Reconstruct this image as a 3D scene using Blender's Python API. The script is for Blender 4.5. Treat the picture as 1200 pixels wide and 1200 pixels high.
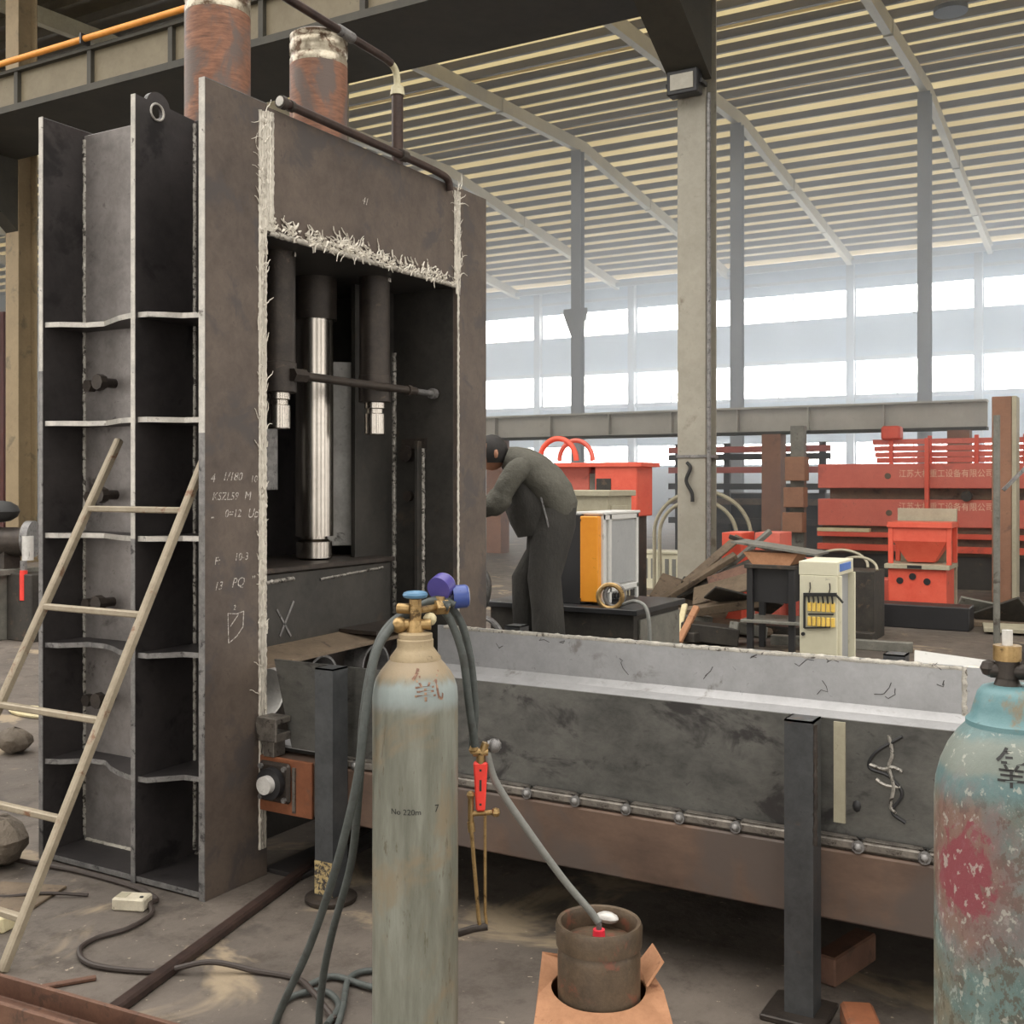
import bpy, bmesh, math, random
from mathutils import Vector, Matrix
random.seed(7)
for o in list(bpy.data.objects): bpy.data.objects.remove(o, do_unlink=True)
S = bpy.context.scene
COL = S.collection
R_ = math.radians

# ------------------------------------------------------------------ camera
cam = bpy.data.objects.new('camera', bpy.data.cameras.new('camera'))
COL.objects.link(cam)
cam.location = (0, 0, 1.7)
cam.rotation_euler = (R_(90), 0, R_(30))
cam.data.sensor_width = 36.0
cam.data.lens = 38.52
cam.data.shift_y = -35.0/1200.0
cam.data.clip_end = 300
cam.data.clip_start = 0.05
S.camera = cam
# ------------------------------------------------------------------ world, daylight, exposure
W = bpy.data.worlds.new('world'); S.world = W
W.use_nodes = True
bg = W.node_tree.nodes['Background']
bg.inputs['Color'].default_value = (1.0, 0.955, 0.89, 1)
bg.inputs['Strength'].default_value = 3.3
S.view_settings.view_transform = 'Standard'
S.view_settings.look = 'None'
S.view_settings.gamma = 1.0
S.view_settings.exposure = 0.0
S.view_settings.use_curve_mapping = False
WINDOW_STRENGTH = 16.0
HAZE = 0.034

# ------------------------------------------------------------------ colour + material helpers
def lin(c):
    out = []
    for v in c[:3]:
        v = v/255.0
        out.append(v/12.92 if v <= 0.04045 else ((v+0.055)/1.055)**2.4)
    return tuple(out) + (1.0,)

class NT:
    def __init__(s, name):
        s.m = bpy.data.materials.new(name); s.m.use_nodes = True
        s.t = s.m.node_tree; s.n = s.t.nodes; s.l = s.t.links
        s.b = s.n['Principled BSDF']; s.out = s.n['Material Output']
        s.tc = s.n.new('ShaderNodeTexCoord')
    def map(s, scale=(1, 1, 1), src='Object', loc=(0, 0, 0)):
        mp = s.n.new('ShaderNodeMapping'); mp.inputs['Scale'].default_value = scale
        mp.inputs['Location'].default_value = loc
        s.l.new(s.tc.outputs[src], mp.inputs['Vector']); return mp.outputs[0]
    def noise(s, vec, scale=5, detail=4, rough=.6, dist=0):
        n = s.n.new('ShaderNodeTexNoise'); n.inputs['Scale'].default_value = scale
        n.inputs['Detail'].default_value = detail; n.inputs['Roughness'].default_value = rough
        n.inputs['Distortion'].default_value = dist
        s.l.new(vec, n.inputs['Vector']); return n.outputs['Fac']
    def ramp(s, fac, stops):
        r = s.n.new('ShaderNodeValToRGB'); e = r.color_ramp.elements
        while len(e) < len(stops): e.new(0.5)
        for k, (p, c) in enumerate(stops):
            e[k].position = p; e[k].color = c if len(c) == 4 else lin(c)
        s.l.new(fac, r.inputs['Fac']); return r.outputs['Color']
    def step(s, fac, a, b):
        r = s.n.new('ShaderNodeMapRange'); r.inputs['From Min'].default_value = a
        r.inputs['From Max'].default_value = b; r.interpolation_type = 'SMOOTHSTEP'
        s.l.new(fac, r.inputs['Value']); return r.outputs['Result']
    def mix(s, fac, a, b):
        m = s.n.new('ShaderNodeMix'); m.data_type = 'RGBA'
        if isinstance(fac, float): m.inputs[0].default_value = fac
        else: s.l.new(fac, m.inputs[0])
        for i, v in ((6, a), (7, b)):
            if isinstance(v, tuple): m.inputs[i].default_value = v if len(v) == 4 else lin(v)
            else: s.l.new(v, m.inputs[i])
        return m.outputs[2]
    def math(s, op, a, b=None):
        m = s.n.new('ShaderNodeMath'); m.operation = op
        for i, v in ((0, a), (1, b)):
            if v is None: continue
            if isinstance(v, (int, float)): m.inputs[i].default_value = v
            else: s.l.new(v, m.inputs[i])
        return m.outputs[0]
    def sep(s, vec):
        x = s.n.new('ShaderNodeSeparateXYZ'); s.l.new(vec, x.inputs[0]); return x.outputs
    def color(s, c):
        if isinstance(c, tuple): s.b.inputs['Base Color'].default_value = c if len(c) == 4 else lin(c)
        else: s.l.new(c, s.b.inputs['Base Color'])
    def set(s, rough=.5, metal=0.0):
        if isinstance(rough, (int, float)): s.b.inputs['Roughness'].default_value = rough
        else: s.l.new(rough, s.b.inputs['Roughness'])
        s.b.inputs['Metallic'].default_value = metal
    def bump(s, h, strength=.3, dist=.01):
        b = s.n.new('ShaderNodeBump'); b.inputs['Strength'].default_value = strength
        b.inputs['Distance'].default_value = dist
        s.l.new(h, b.inputs['Height']); s.l.new(b.outputs[0], s.b.inputs['Normal'])

def pm(name, c1, c2, scale=4, rough=.6, metal=0.0, bump=.15, c3=None, thr=.62, stretch=(1, 1, 1), bscale=None, soft=.12):
    """two-tone mottled surface with optional third colour in blotches and a fine relief"""
    s = NT(name); v = s.map(stretch)
    n1 = s.noise(v, scale, 7, .68)
    nf = s.noise(s.map(stretch, loc=(7.7, 2.2, 4.1)), scale*7, 6, .75, .5)
    col = s.ramp(s.math('ADD', s.math('MULTIPLY', n1, .66), s.math('MULTIPLY', nf, .34)), [(.36, c1), (.64, c2)])
    if bump:
        dk = tuple(int(k*.72) for k in c1)
        col = s.mix(s.math('MULTIPLY', s.step(nf, .60, .70), .6), col, dk)
    if c3:
        n2 = s.noise(s.map(stretch, loc=(3.1, 1.7, 5.2)), scale*1.7, 5, .65, .4)
        col = s.mix(s.step(n2, thr-soft/2, thr+soft/2), col, c3)
    s.color(col); s.set(rough, metal)
    if bump: s.bump(s.noise(v, bscale or scale*9, 5, .6), bump, .004 if bump < .8 else .03)
    return s.m

M = {}
def plain(name, c, rough=.5, metal=0.0):
    M[name] = pm(name, c, tuple(min(255, int(v*1.10+2)) for v in c), 6, rough, metal, .05); return M[name]

# steel of the press
M['scale_steel'] = pm('scale_steel', (74, 65, 60), (106, 94, 85), 2.6, .5, .2, .12, (78, 72, 70), .58)
M['dark_steel'] = pm('dark_steel', (46, 44, 45), (70, 66, 66), 2.2, .46, .3, .10, (38, 36, 37), .62)
M['web_steel'] = pm('web_steel', (112, 108, 106), (154, 148, 146), 3.0, .42, .4, .10, (78, 72, 70), .66)
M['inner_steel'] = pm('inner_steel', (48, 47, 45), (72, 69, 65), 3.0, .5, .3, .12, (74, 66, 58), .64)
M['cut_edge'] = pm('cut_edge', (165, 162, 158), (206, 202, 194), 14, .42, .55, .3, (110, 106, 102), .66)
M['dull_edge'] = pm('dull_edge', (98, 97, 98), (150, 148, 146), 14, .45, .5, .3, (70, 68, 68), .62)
M['weld'] = pm('weld', (168, 163, 154), (214, 209, 198), 22, .42, .4, .6, (104, 97, 90), .60)
M['weld_long'] = pm('weld_long', (160, 154, 144), (220, 214, 202), 26, .42, .35, .5, (112, 104, 96), .60, (1, 1.6, .10), 60)
M['slag'] = pm('slag', (190, 184, 172), (226, 220, 208), 30, .6, .1, .4, (118, 108, 98), .60)
M['weld_dull'] = pm('weld_dull', (120, 116, 110), (188, 184, 176), 26, .4, .55, .5, (58, 54, 50), .56)
M['chalk'] = pm('chalk', (176, 170, 164), (206, 200, 194), 60, .95, 0, 0, (120, 112, 106), .52)
M['chrome'] = pm('chrome', (176, 170, 162), (192, 186, 178), 3, .27, 1.0, 0)
M['bright_plate'] = pm('bright_plate', (176, 174, 170), (222, 220, 216), 5, .35, .15, .1, (92, 88, 84), .66)
M['dark_metal'] = pm('dark_metal', (44, 40, 38), (74, 66, 60), 9, .45, .4, .2, (92, 80, 70), .68)
M['pipe_black'] = pm('pipe_black', (44, 34, 32), (74, 58, 52), 12, .42, .3, .1)
M['paint_green'] = pm('paint_green', (176, 168, 138), (200, 194, 164), 12, .5, 0, .1, (126, 112, 88), .66)

s = NT('rusty_tube'); z = s.sep(s.map())[2]
n = s.noise(s.map((5, 5, 30)), 3, 6, .65); n2 = s.noise(s.map((2.2, 2.2, 1.4)), 2.4, 4, .6, .6)
c = s.ramp(n, [(.3, (96, 66, 52)), (.7, (150, 104, 80))])
c = s.mix(s.step(n2, .47, .60), c, (98, 84, 78)); c = s.mix(s.step(n2, .34, .28), c, (196, 170, 140))
s.color(c); s.set(.55, .15); s.bump(n, .35, .006); M['rusty_tube'] = s.m
M['tube_bare'] = pm('tube_bare', (140, 130, 112), (196, 188, 170), 9, .3, .6, .3, (96, 76, 60), .54)

# trough
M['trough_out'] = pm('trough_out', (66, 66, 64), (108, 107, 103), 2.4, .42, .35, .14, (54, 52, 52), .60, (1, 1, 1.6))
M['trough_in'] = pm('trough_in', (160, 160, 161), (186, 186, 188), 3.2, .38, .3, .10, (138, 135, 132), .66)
M['leg_steel'] = pm('leg_steel', (56, 58, 60), (84, 86, 88), 4, .42, .4, .1, (96, 78, 64), .68)
s = NT('beam_rust'); n = s.noise(s.map((1.2, 1.2, 2.5)), 3, 6, .65); n2 = s.noise(s.map((1, 1, 1)), 1.7, 5, .6, .5)
c = s.ramp(n, [(.3, (74, 58, 49)), (.7, (110, 88, 74))]); c = s.mix(s.step(n2, .5, .62), c, (84, 73, 67))
s.color(c); s.set(.6, .1); s.bump(s.noise(s.map(), 40, 4, .6), .15, .004); M['beam_rust'] = s.m
M['primer'] = pm('primer', (112, 66, 42), (142, 88, 58), 5, .65, 0, .2, (106, 74, 56), .60)
M['bolt_strip'] = pm('bolt_strip', (84, 80, 76), (136, 130, 122), 16, .42, .5, .3, (58, 50, 46), .60)

# floor
s = NT('concrete'); v = s.map()
a = s.noise(v, .8, 8, .7, .3); b_ = s.noise(v, 5.5, 8, .75); d = s.noise(s.map((1, 1, 1), loc=(9, 4, 0)), 1.3, 5, .65, .8)
c = s.ramp(a, [(.28, (74, 68, 63)), (.5, (98, 90, 83)), (.72, (122, 113, 104))])
c = s.mix(s.math('MULTIPLY', s.step(b_, .48, .66), .75), c, (70, 62, 55))
c = s.mix(s.math('MULTIPLY', s.step(d, .56, .66), .8), c, (158, 142, 118))
c = s.mix(s.math('MULTIPLY', s.step(s.noise(s.map((1, 1, 1), loc=(2, 7, 1)), 2.2, 4, .6), .60, .68), .7), c, (66, 60, 56))
sp = s.noise(v, 34, 3, .5); c = s.mix(s.math('MULTIPLY', s.step(sp, .70, .74), .8), c, (170, 158, 140))
s.color(c); s.set(s.math('ADD', s.math('MULTIPLY', b_, .3), .5), 0); s.bump(s.math('ADD', s.math('MULTIPLY', b_, .7), s.math('MULTIPLY', sp, .3)), .5, .012)
M['concrete'] = s.m

# building
M['deck_out'] = None
s = NT('roof_sheet'); n = s.noise(s.map((.12, .8, 1)), 2, 4, .6)
c = s.ramp(n, [(.3, (214, 205, 174)), (.7, (234, 227, 202))]); s.color(c); s.set(.7, 0)
tr = s.n.new('ShaderNodeBsdfTranslucent'); s.l.new(c, tr.inputs[0])
mx = s.n.new('ShaderNodeMixShader'); mx.inputs[0].default_value = .62
s.l.new(s.b.outputs[0], mx.inputs[1]); s.l.new(tr.outputs[0], mx.inputs[2]); s.l.new(mx.outputs[0], s.out.inputs[0])
M['roof_sheet'] = s.m
s = NT('skylight_sheet'); s.color((236, 226, 186)); s.set(.6, 0)
tr = s.n.new('ShaderNodeBsdfTranslucent'); tr.inputs[0].default_value = lin((240, 230, 196))
mx = s.n.new('ShaderNodeMixShader'); mx.inputs[0].default_value = .45
s.l.new(s.b.outputs[0], mx.inputs[1]); s.l.new(tr.outputs[0], mx.inputs[2]); s.l.new(mx.outputs[0], s.out.inputs[0])
M['skylight_sheet'] = s.m
M['roof_solid'] = pm('roof_solid', (84, 76, 60), (104, 95, 76), 2, .7, 0, .03)
M['purlin'] = pm('purlin', (78, 71, 57), (98, 90, 74), 2, .6, .1, .05)
M['rafter'] = pm('rafter', (150, 142, 118), (176, 168, 142), 1.5, .6, 0, .05)
M['grey_column'] = pm('grey_column', (138, 134, 122), (160, 156, 144), 1.3, .6, 0, .08, (120, 112, 100), .68)
M['blue_column'] = pm('blue_column', (120, 122, 122), (140, 142, 142), 1.3, .6, 0, .05)
M['beige_column'] = pm('beige_column', (128, 112, 86), (150, 132, 103), 1.3, .6, 0, .08, (110, 98, 78), .62)
M['girder'] = pm('girder', (96, 87, 68), (114, 105, 85), 1.2, .65, 0, .05)
M['girder_dark'] = pm('girder_dark', (44, 42, 36), (60, 57, 48), 1.2, .7, 0, .05)
M['conductor'] = pm('conductor', (196, 124, 40), (220, 150, 66), 3, .5, 0, .05)
M['wall_panel'] = pm('wall_panel', (136, 158, 180), (154, 176, 196), .6, .7, 0, .03)  # blue grey panel, tinted bluer to stand in for haze
M['wall_low'] = pm('wall_low', (150, 150, 142), (168, 168, 160), .5, .8, 0, .05)
M['wall_side'] = pm('wall_side', (92, 90, 78), (112, 110, 98), .5, .8, 0, .05)
M['frame_grey'] = pm('frame_grey', (140, 146, 152), (160, 166, 170), 2, .5, 0, .03)
s = NT('window_glass'); s.color((235, 240, 245)); s.set(.3, 0)
s.b.inputs['Emission Color'].default_value = (.86, .93, 1, 1); s.b.inputs['Emission Strength'].default_value = WINDOW_STRENGTH
M['window_glass'] = s.m

# small things
s = NT('oxygen_paint_a'); v = s.map(); z = s.sep(v)[2]
n = s.noise(s.map((7, 7, 1.1)), 2.2, 6, .68); n2 = s.noise(s.map((2.5, 2.5, 1.6)), 2.0, 5, .65, .5); n3 = s.noise(s.map((26, 26, 6)), 2, 5, .7)
c = s.ramp(n, [(.3, (94, 95, 84)), (.5, (118, 119, 108)), (.72, (142, 144, 134))])
c = s.mix(s.math('MULTIPLY', s.step(n2, .50, .64), .75), c, (132, 118, 95)); c = s.mix(s.math('MULTIPLY', s.step(n3, .60, .68), .8), c, (92, 86, 70))
zz = s.math('ADD', z, s.math('MULTIPLY', s.math('SUBTRACT', n2, .5), .12))
band = s.math('MULTIPLY', s.step(zz, 1.12, 1.16), s.step(zz, 1.215, 1.185)); c = s.mix(s.math('MULTIPLY', band, .75), c, (148, 160, 161))
c = s.mix(s.math('MULTIPLY', s.step(zz, 1.19, 1.225), .85), c, (150, 132, 106))
s.color(c); s.set(.5, 0); s.bump(n3, .3, .004); M['oxygen_paint_a'] = s.m
s = NT('oxygen_paint_b'); v = s.map(); xyz = s.sep(v); z = xyz[2]
n = s.noise(s.map((5, 5, 2)), 3, 6, .7); n2 = s.noise(s.map((2, 2, 1.3), loc=(4, 1, 2)), 2.2, 5, .65, .5); n3 = s.noise(s.map((14, 14, 9)), 3, 5, .75)
c = s.ramp(n, [(.3, (70, 88, 85)), (.55, (92, 113, 110)), (.75, (120, 136, 132))])
c = s.mix(s.step(n2, .44, .56), c, (108, 102, 86)); c = s.mix(s.math('MULTIPLY', s.step(n3, .52, .58), .75), c, (78, 70, 58))
c = s.mix(s.math('MULTIPLY', s.step(n3, .43, .37), .7), c, (142, 156, 150))
zz = s.math('ADD', z, s.math('MULTIPLY', s.math('SUBTRACT', n2, .5), .10))
c = s.mix(s.math('MULTIPLY', s.step(zz, 1.235, 1.275), .75), c, (84, 118, 122))
c = s.mix(s.math('MULTIPLY', s.math('MULTIPLY', s.step(zz, 1.285, 1.30), s.step(zz, 1.345, 1.33)), .7), c, (122, 124, 114))
vm = s.n.new('ShaderNodeVectorMath'); vm.operation = 'DISTANCE'
mp = s.map((1.0, 1.0, .8)); s.l.new(mp, vm.inputs[0]); vm.inputs[1].default_value = (-.055, -.095, .8*1.135)
n4 = s.noise(s.map((9, 9, 7), loc=(1, 5, 3)), 2.0, 5, .7, .6)
dd = s.math('ADD', s.math('ADD', vm.outputs['Value'], s.math('MULTIPLY', s.math('SUBTRACT', n3, .5), .10)), s.math('MULTIPLY', s.math('SUBTRACT', n4, .5), .16))
c = s.mix(s.math('MULTIPLY', s.step(dd, .13, .05), .5), c, (128, 80, 80)); c = s.mix(s.math('MULTIPLY', s.step(dd, .052, .036), .8), c, (122, 46, 60))
sp5 = s.noise(s.map((40, 40, 30)), 2, 3, .6); c = s.mix(s.math('MULTIPLY', s.step(sp5, .60, .66), .6), c, (168, 168, 158))
s.color(c); s.set(.5, 0); s.bump(n3, .35, .004); M['oxygen_paint_b'] = s.m
M['brass'] = pm('brass', (132, 106, 66), (182, 154, 108), 20, .36, .7, .1, (88, 70, 46), .62)
M['neck_paint'] = pm('neck_paint', (142, 126, 98), (168, 150, 120), 12, .55, 0, .2, (110, 96, 74), .62)
M['pale_beam'] = pm('pale_beam', (176, 175, 168), (196, 195, 188), 1.2, .6, 0, .04)
M['hose'] = pm('hose', (56, 61, 59), (78, 83, 81), 14, .6, 0, .15, (60, 62, 60), .6)
M['hose_light'] = pm('hose_light', (112, 114, 110), (138, 138, 134), 14, .55, 0, .1)
plain('cable', (52, 44, 40), .55); plain('blue_plastic', (58, 76, 138), .3); plain('violet_plastic', (74, 68, 132), .3)
plain('wheel_blue', (84, 122, 152), .35, .2); plain('red_plastic', (220, 58, 48), .42); plain('red_hood', (226, 52, 70), .4)
plain('black_rubber', (38, 38, 38), .7); plain('black_paint', (34, 34, 36), .45)
M['ladder'] = pm('ladder', (134, 123, 104), (164, 153, 134), 7, .5, .1, .12, (118, 84, 62), .64)
M['cardboard'] = pm('cardboard', (150, 106, 76), (184, 136, 102), 6, .8, 0, .25, (128, 84, 60), .66)
M['can_rust'] = pm('can_rust', (66, 56, 46), (108, 91, 73), 8, .45, .2, .3, (120, 78, 62), .62)
M['rust_iron'] = pm('rust_iron', (84, 58, 47), (114, 83, 66), 7, .65, .1, .3, (78, 58, 48), .60)
M['box_white'] = pm('box_white', (176, 168, 150), (206, 198, 178), 18, .6, 0, .2, (130, 118, 100), .66)
M['stone'] = pm('stone', (84, 76, 67), (112, 102, 90), 6, .85, 0, .9, None, .6, (1, 1, 1), 12)
M['rag'] = pm('rag', (190, 178, 140), (214, 204, 170), 9, .9, 0, .3)
M['red_paint'] = pm('red_paint', (204, 76, 56), (220, 98, 76), 3, .5, 0, .08, (176, 82, 66), .68)
M['dark_red'] = pm('dark_red', (74, 34, 28), (92, 44, 36), 2, .6, 0, .05)
M['red_hazed'] = pm('red_hazed', (196, 96, 82), (212, 114, 98), 2, .5, 0, .05, (178, 94, 82), .68)  # red paled in its colour to stand in for haze
M['red_bright'] = pm('red_bright', (210, 82, 62), (224, 102, 80), 3, .45, 0, .06)  # brighter red, softened for haze in the same way
M['sign_paint'] = pm('sign_paint', (226, 190, 164), (238, 206, 180), 8, .6, 0, 0)
M['brown_column'] = pm('brown_column', (128, 92, 72), (154, 114, 90), 1.6, .65, 0, .1, (112, 84, 70), .64)
M['orange_panel'] = pm('orange_panel', (226, 142, 34), (238, 158, 48), 2, .45, 0, .03)
M['white_panel'] = pm('white_panel', (196, 196, 194), (212, 212, 208), 2, .5, 0, .03)
M['grille_grey'] = pm('grille_grey', (150, 152, 154), (166, 168, 168), 3, .55, 0, .05)
M['cabinet_beige'] = pm('cabinet_beige', (206, 202, 178), (220, 216, 192), 2, .5, 0, .03)
M['cabinet_in'] = plain('cabinet_in', (120, 120, 116), .5)
M['old_beige'] = pm('old_beige', (150, 144, 124), (176, 170, 148), 4, .6, 0, .1)
plain('yellow_term', (226, 192, 92), .5); plain('blue_label', (72, 112, 186), .5)
M['junk_dark'] = pm('junk_dark', (42, 40, 38), (66, 62, 56), 5, .6, .2, .25, (84, 70, 58), .64)
M['junk_brown'] = pm('junk_brown', (88, 76, 62), (122, 106, 88), 5, .7, .1, .3, (70, 58, 48), .62)
M['junk_grey'] = pm('junk_grey', (96, 96, 90), (132, 130, 122), 5, .55, .2, .2, (76, 70, 62), .64)
M['jacket'] = pm('jacket', (74, 73, 66), (94, 92, 84), 5, .9, 0, .9, None, .6, (1, 1, 1), 9)
M['trousers'] = pm('trousers', (46, 45, 43), (62, 60, 56), 5, .9, 0, .9, None, .6, (1, 1, .5), 9)
M['skin'] = pm('skin', (168, 118, 92), (190, 140, 112), 9, .55, 0, .08)
M['hair'] = pm('hair', (26, 24, 23), (42, 38, 36), 40, .7, 0, .4)
M['lamp_glass'] = plain('lamp_glass', (150, 146, 132), .2)

# ------------------------------------------------------------------ mesh helpers
ORG = {}
class MB:
    def __init__(s): s.v = []; s.f = []
    def add(s, vs, fs):
        o = len(s.v); s.v += [tuple(p) for p in vs]; s.f += [tuple(i+o for i in f) for f in fs]; return s
    def box(s, x0, x1, y0, y1, z0, z1):
        v = [(x, y, z) for z in (z0, z1) for y in (y0, y1) for x in (x0, x1)]
        return s.add(v, [(0, 2, 3, 1), (4, 5, 7, 6), (0, 1, 5, 4), (2, 6, 7, 3), (0, 4, 6, 2), (1, 3, 7, 5)])
    def obox(s, c, size, rot=(0, 0, 0)):
        m = Matrix.Translation(Vector(c)) @ (Matrix.Rotation(rot[2], 4, 'Z') @ Matrix.Rotation(rot[1], 4, 'Y') @ Matrix.Rotation(rot[0], 4, 'X'))
        h = [k/2 for k in size]
        v = [m @ Vector((x, y, z)) for z in (-h[2], h[2]) for y in (-h[1], h[1]) for x in (-h[0], h[0])]
        return s.add(v, [(0, 2, 3, 1), (4, 5, 7, 6), (0, 1, 5, 4), (2, 6, 7, 3), (0, 4, 6, 2), (1, 3, 7, 5)])
    def bar(s, p, q, w, h, up=(0, 0, 1)):
        p = Vector(p); q = Vector(q); d = (q-p).normalized(); u = Vector(up)
        if abs(d.dot(u)) > .98: u = Vector((1, 0, 0))
        a = d.cross(u).normalized(); b = a.cross(d).normalized()
        v = [e + a*i*w/2 + b*j*h/2 for e in (p, q) for j in (-1, 1) for i in (-1, 1)]
        return s.add(v, [(0, 2, 3, 1), (4, 5, 7, 6), (0, 1, 5, 4), (2, 6, 7, 3), (0, 4, 6, 2), (1, 3, 7, 5)])
    def cyl(s, p, q, r, n=20, r2=None, cap=True):
        p = Vector(p); q = Vector(q); d = (q-p).normalized(); r2 = r if r2 is None else r2
        u = Vector((0, 0, 1)) if abs(d.z) < .9 else Vector((1, 0, 0))
        a = d.cross(u).normalized(); b = d.cross(a).normalized()
        v = []; f = []
        for e, rr in ((p, r), (q, r2)):
            v += [e + (a*math.cos(2*math.pi*k/n) + b*math.sin(2*math.pi*k/n))*rr for k in range(n)]
        f = [(k, (k+1) % n, n+(k+1) % n, n+k) for k in range(n)]
        if cap: f += [tuple(range(n-1, -1, -1)), tuple(range(n, 2*n))]
        return s.add(v, f)
    def pipe(s, p, q, r, ri, n=24):
        """hollow tube"""
        p = Vector(p); q = Vector(q); d = (q-p).normalized()
        u = Vector((0, 0, 1)) if abs(d.z) < .9 else Vector((1, 0, 0))
        a = d.cross(u).normalized(); b = d.cross(a).normalized(); v = []
        for e, rr in ((p, r), (q, r), (q, ri), (p, ri)):
            v += [e + (a*math.cos(2*math.pi*k/n) + b*math.sin(2*math.pi*k/n))*rr for k in range(n)]
        f = []
        for j in range(4):
            o, o2 = j*n, ((j+1) % 4)*n
            f += [(o+k, o+(k+1) % n, o2+(k+1) % n, o2+k) for k in range(n)]
        return s.add(v, f)
    def tube(s, pts, r, n=10, closed=False, radii=None):
        pts = [Vector(p) for p in pts]; N = len(pts); v = []; f = []; prev = None
        for i, p in enumerate(pts):
            if closed: d = pts[(i+1) % N]-pts[i-1]
            else: d = pts[min(i+1, N-1)]-pts[max(i-1, 0)]
            d.normalize()
            if prev is None:
                u = Vector((0, 0, 1)) if abs(d.z) < .9 else Vector((1, 0, 0)); a = d.cross(u).normalized()
            else:
                a = prev - d*prev.dot(d); a.normalize()
            prev = a; b = d.cross(a); rr = radii[i] if radii else r
            v += [p + (a*math.cos(2*math.pi*k/n)+b*math.sin(2*math.pi*k/n))*rr for k in range(n)]
        M_ = N if closed else N-1
        for i in range(M_):
            o = i*n; o2 = ((i+1) % N)*n
            f += [(o+k, o+(k+1) % n, o2+(k+1) % n, o2+k) for k in range(n)]
        if not closed: f += [tuple(range(n-1, -1, -1)), tuple(range((N-1)*n, N*n))]
        return s.add(v, f)
    def lathe(s, prof, c=(0, 0, 0), n=40):
        v = []; f = []; m = len(prof)
        for (r, z) in prof:
            v += [(c[0]+r*math.cos(2*math.pi*k/n), c[1]+r*math.sin(2*math.pi*k/n), c[2]+z) for k in range(n)]
        for i in range(m-1):
            f += [(i*n+k, i*n+(k+1) % n, (i+1)*n+(k+1) % n, (i+1)*n+k) for k in range(n)]
        f += [tuple(range(n-1, -1, -1)), tuple(range((m-1)*n, m*n))]
        return s.add(v, f)
    def prism(s, poly, axis, a, b):
        """poly of 2D points in the plane normal to axis, extruded from a to b"""
        def P(p, t): return {'x': (t, p[0], p[1]), 'y': (p[0], t, p[1]), 'z': (p[0], p[1], t)}[axis]
        n = len(poly); v = [P(p, a) for p in poly]+[P(p, b) for p in poly]
        f = [(k, (k+1) % n, n+(k+1) % n, n+k) for k in range(n)]+[tuple(range(n-1, -1, -1)), tuple(range(n, 2*n))]
        return s.add(v, f)
    def ball(s, c, r, n=12, sc=(1, 1, 1)):
        v = []; f = []; m = n//2
        for i in range(m+1):
            t = math.pi*i/m
            v += [(c[0]+sc[0]*r*math.sin(t)*math.cos(2*math.pi*k/n), c[1]+sc[1]*r*math.sin(t)*math.sin(2*math.pi*k/n), c[2]+sc[2]*r*math.cos(t)) for k in range(n)]
        for i in range(m): f += [(i*n+k, (i+1)*n+k, (i+1)*n+(k+1) % n, i*n+(k+1) % n) for k in range(n)]
        return s.add(v, f)
    def bead(s, p, q, side, up, w, h, step=.012, jit=.35):
        """a bumpy weld run from p to q lying on a surface (side = across, up = away from it)"""
        p = Vector(p); q = Vector(q); L = (q-p).length; N = max(4, int(L/step)); side = Vector(side).normalized(); up = Vector(up).normalized(); o = len(s.v)
        for i in range(N+1):
            c = p.lerp(q, i/N); k = 1+random.uniform(-jit, jit); ripple = .75+.25*math.sin(i*1.9); sh = side*random.uniform(-.12, .12)*w
            for t in (-1, -.55, 0, .55, 1):
                hh = h*(1-t*t)*ripple*k
                s.v.append(tuple(c + sh + side*(t*w/2*(.8+.2*k)) + up*hh))
        for i in range(N):
            for j in range(4): s.f.append((o+i*5+j, o+i*5+j+1, o+(i+1)*5+j+1, o+(i+1)*5+j))
        return s
    def build(s, name, mat, parent=None, smooth=False, bevel=0, kind=None):
        base = ORG.get(parent.name if parent else '', None)
        if base is None:
            xs = [p[0] for p in s.v]; ys = [p[1] for p in s.v]; zs = [p[2] for p in s.v]
            base = Vector(((min(xs)+max(xs))/2, (min(ys)+max(ys))/2, min(zs)))
        me = bpy.data.meshes.new(name)
        me.from_pydata([(p[0]-base.x, p[1]-base.y, p[2]-base.z) for p in s.v], [], s.f)
        bm = bmesh.new(); bm.from_mesh(me)
        bmesh.ops.remove_doubles(bm, verts=bm.verts, dist=1e-6)
        if bevel: bmesh.ops.bevel(bm, geom=list(bm.edges), offset=bevel, segments=1, affect='EDGES', clamp_overlap=True)
        bmesh.ops.recalc_face_normals(bm, faces=bm.faces)
        bm.to_mesh(me); bm.free()
        if smooth:
            for p in me.polygons: p.use_smooth = True
            me.set_sharp_from_angle(angle=R_(38))
        me.materials.append(M[mat] if isinstance(mat, str) else mat)
        o = bpy.data.objects.new(name, me); COL.objects.link(o)
        if parent: o.parent = parent
        else: o.location = base
        ORG[o.name] = base
        if kind: o['kind'] = kind
        return o

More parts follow.
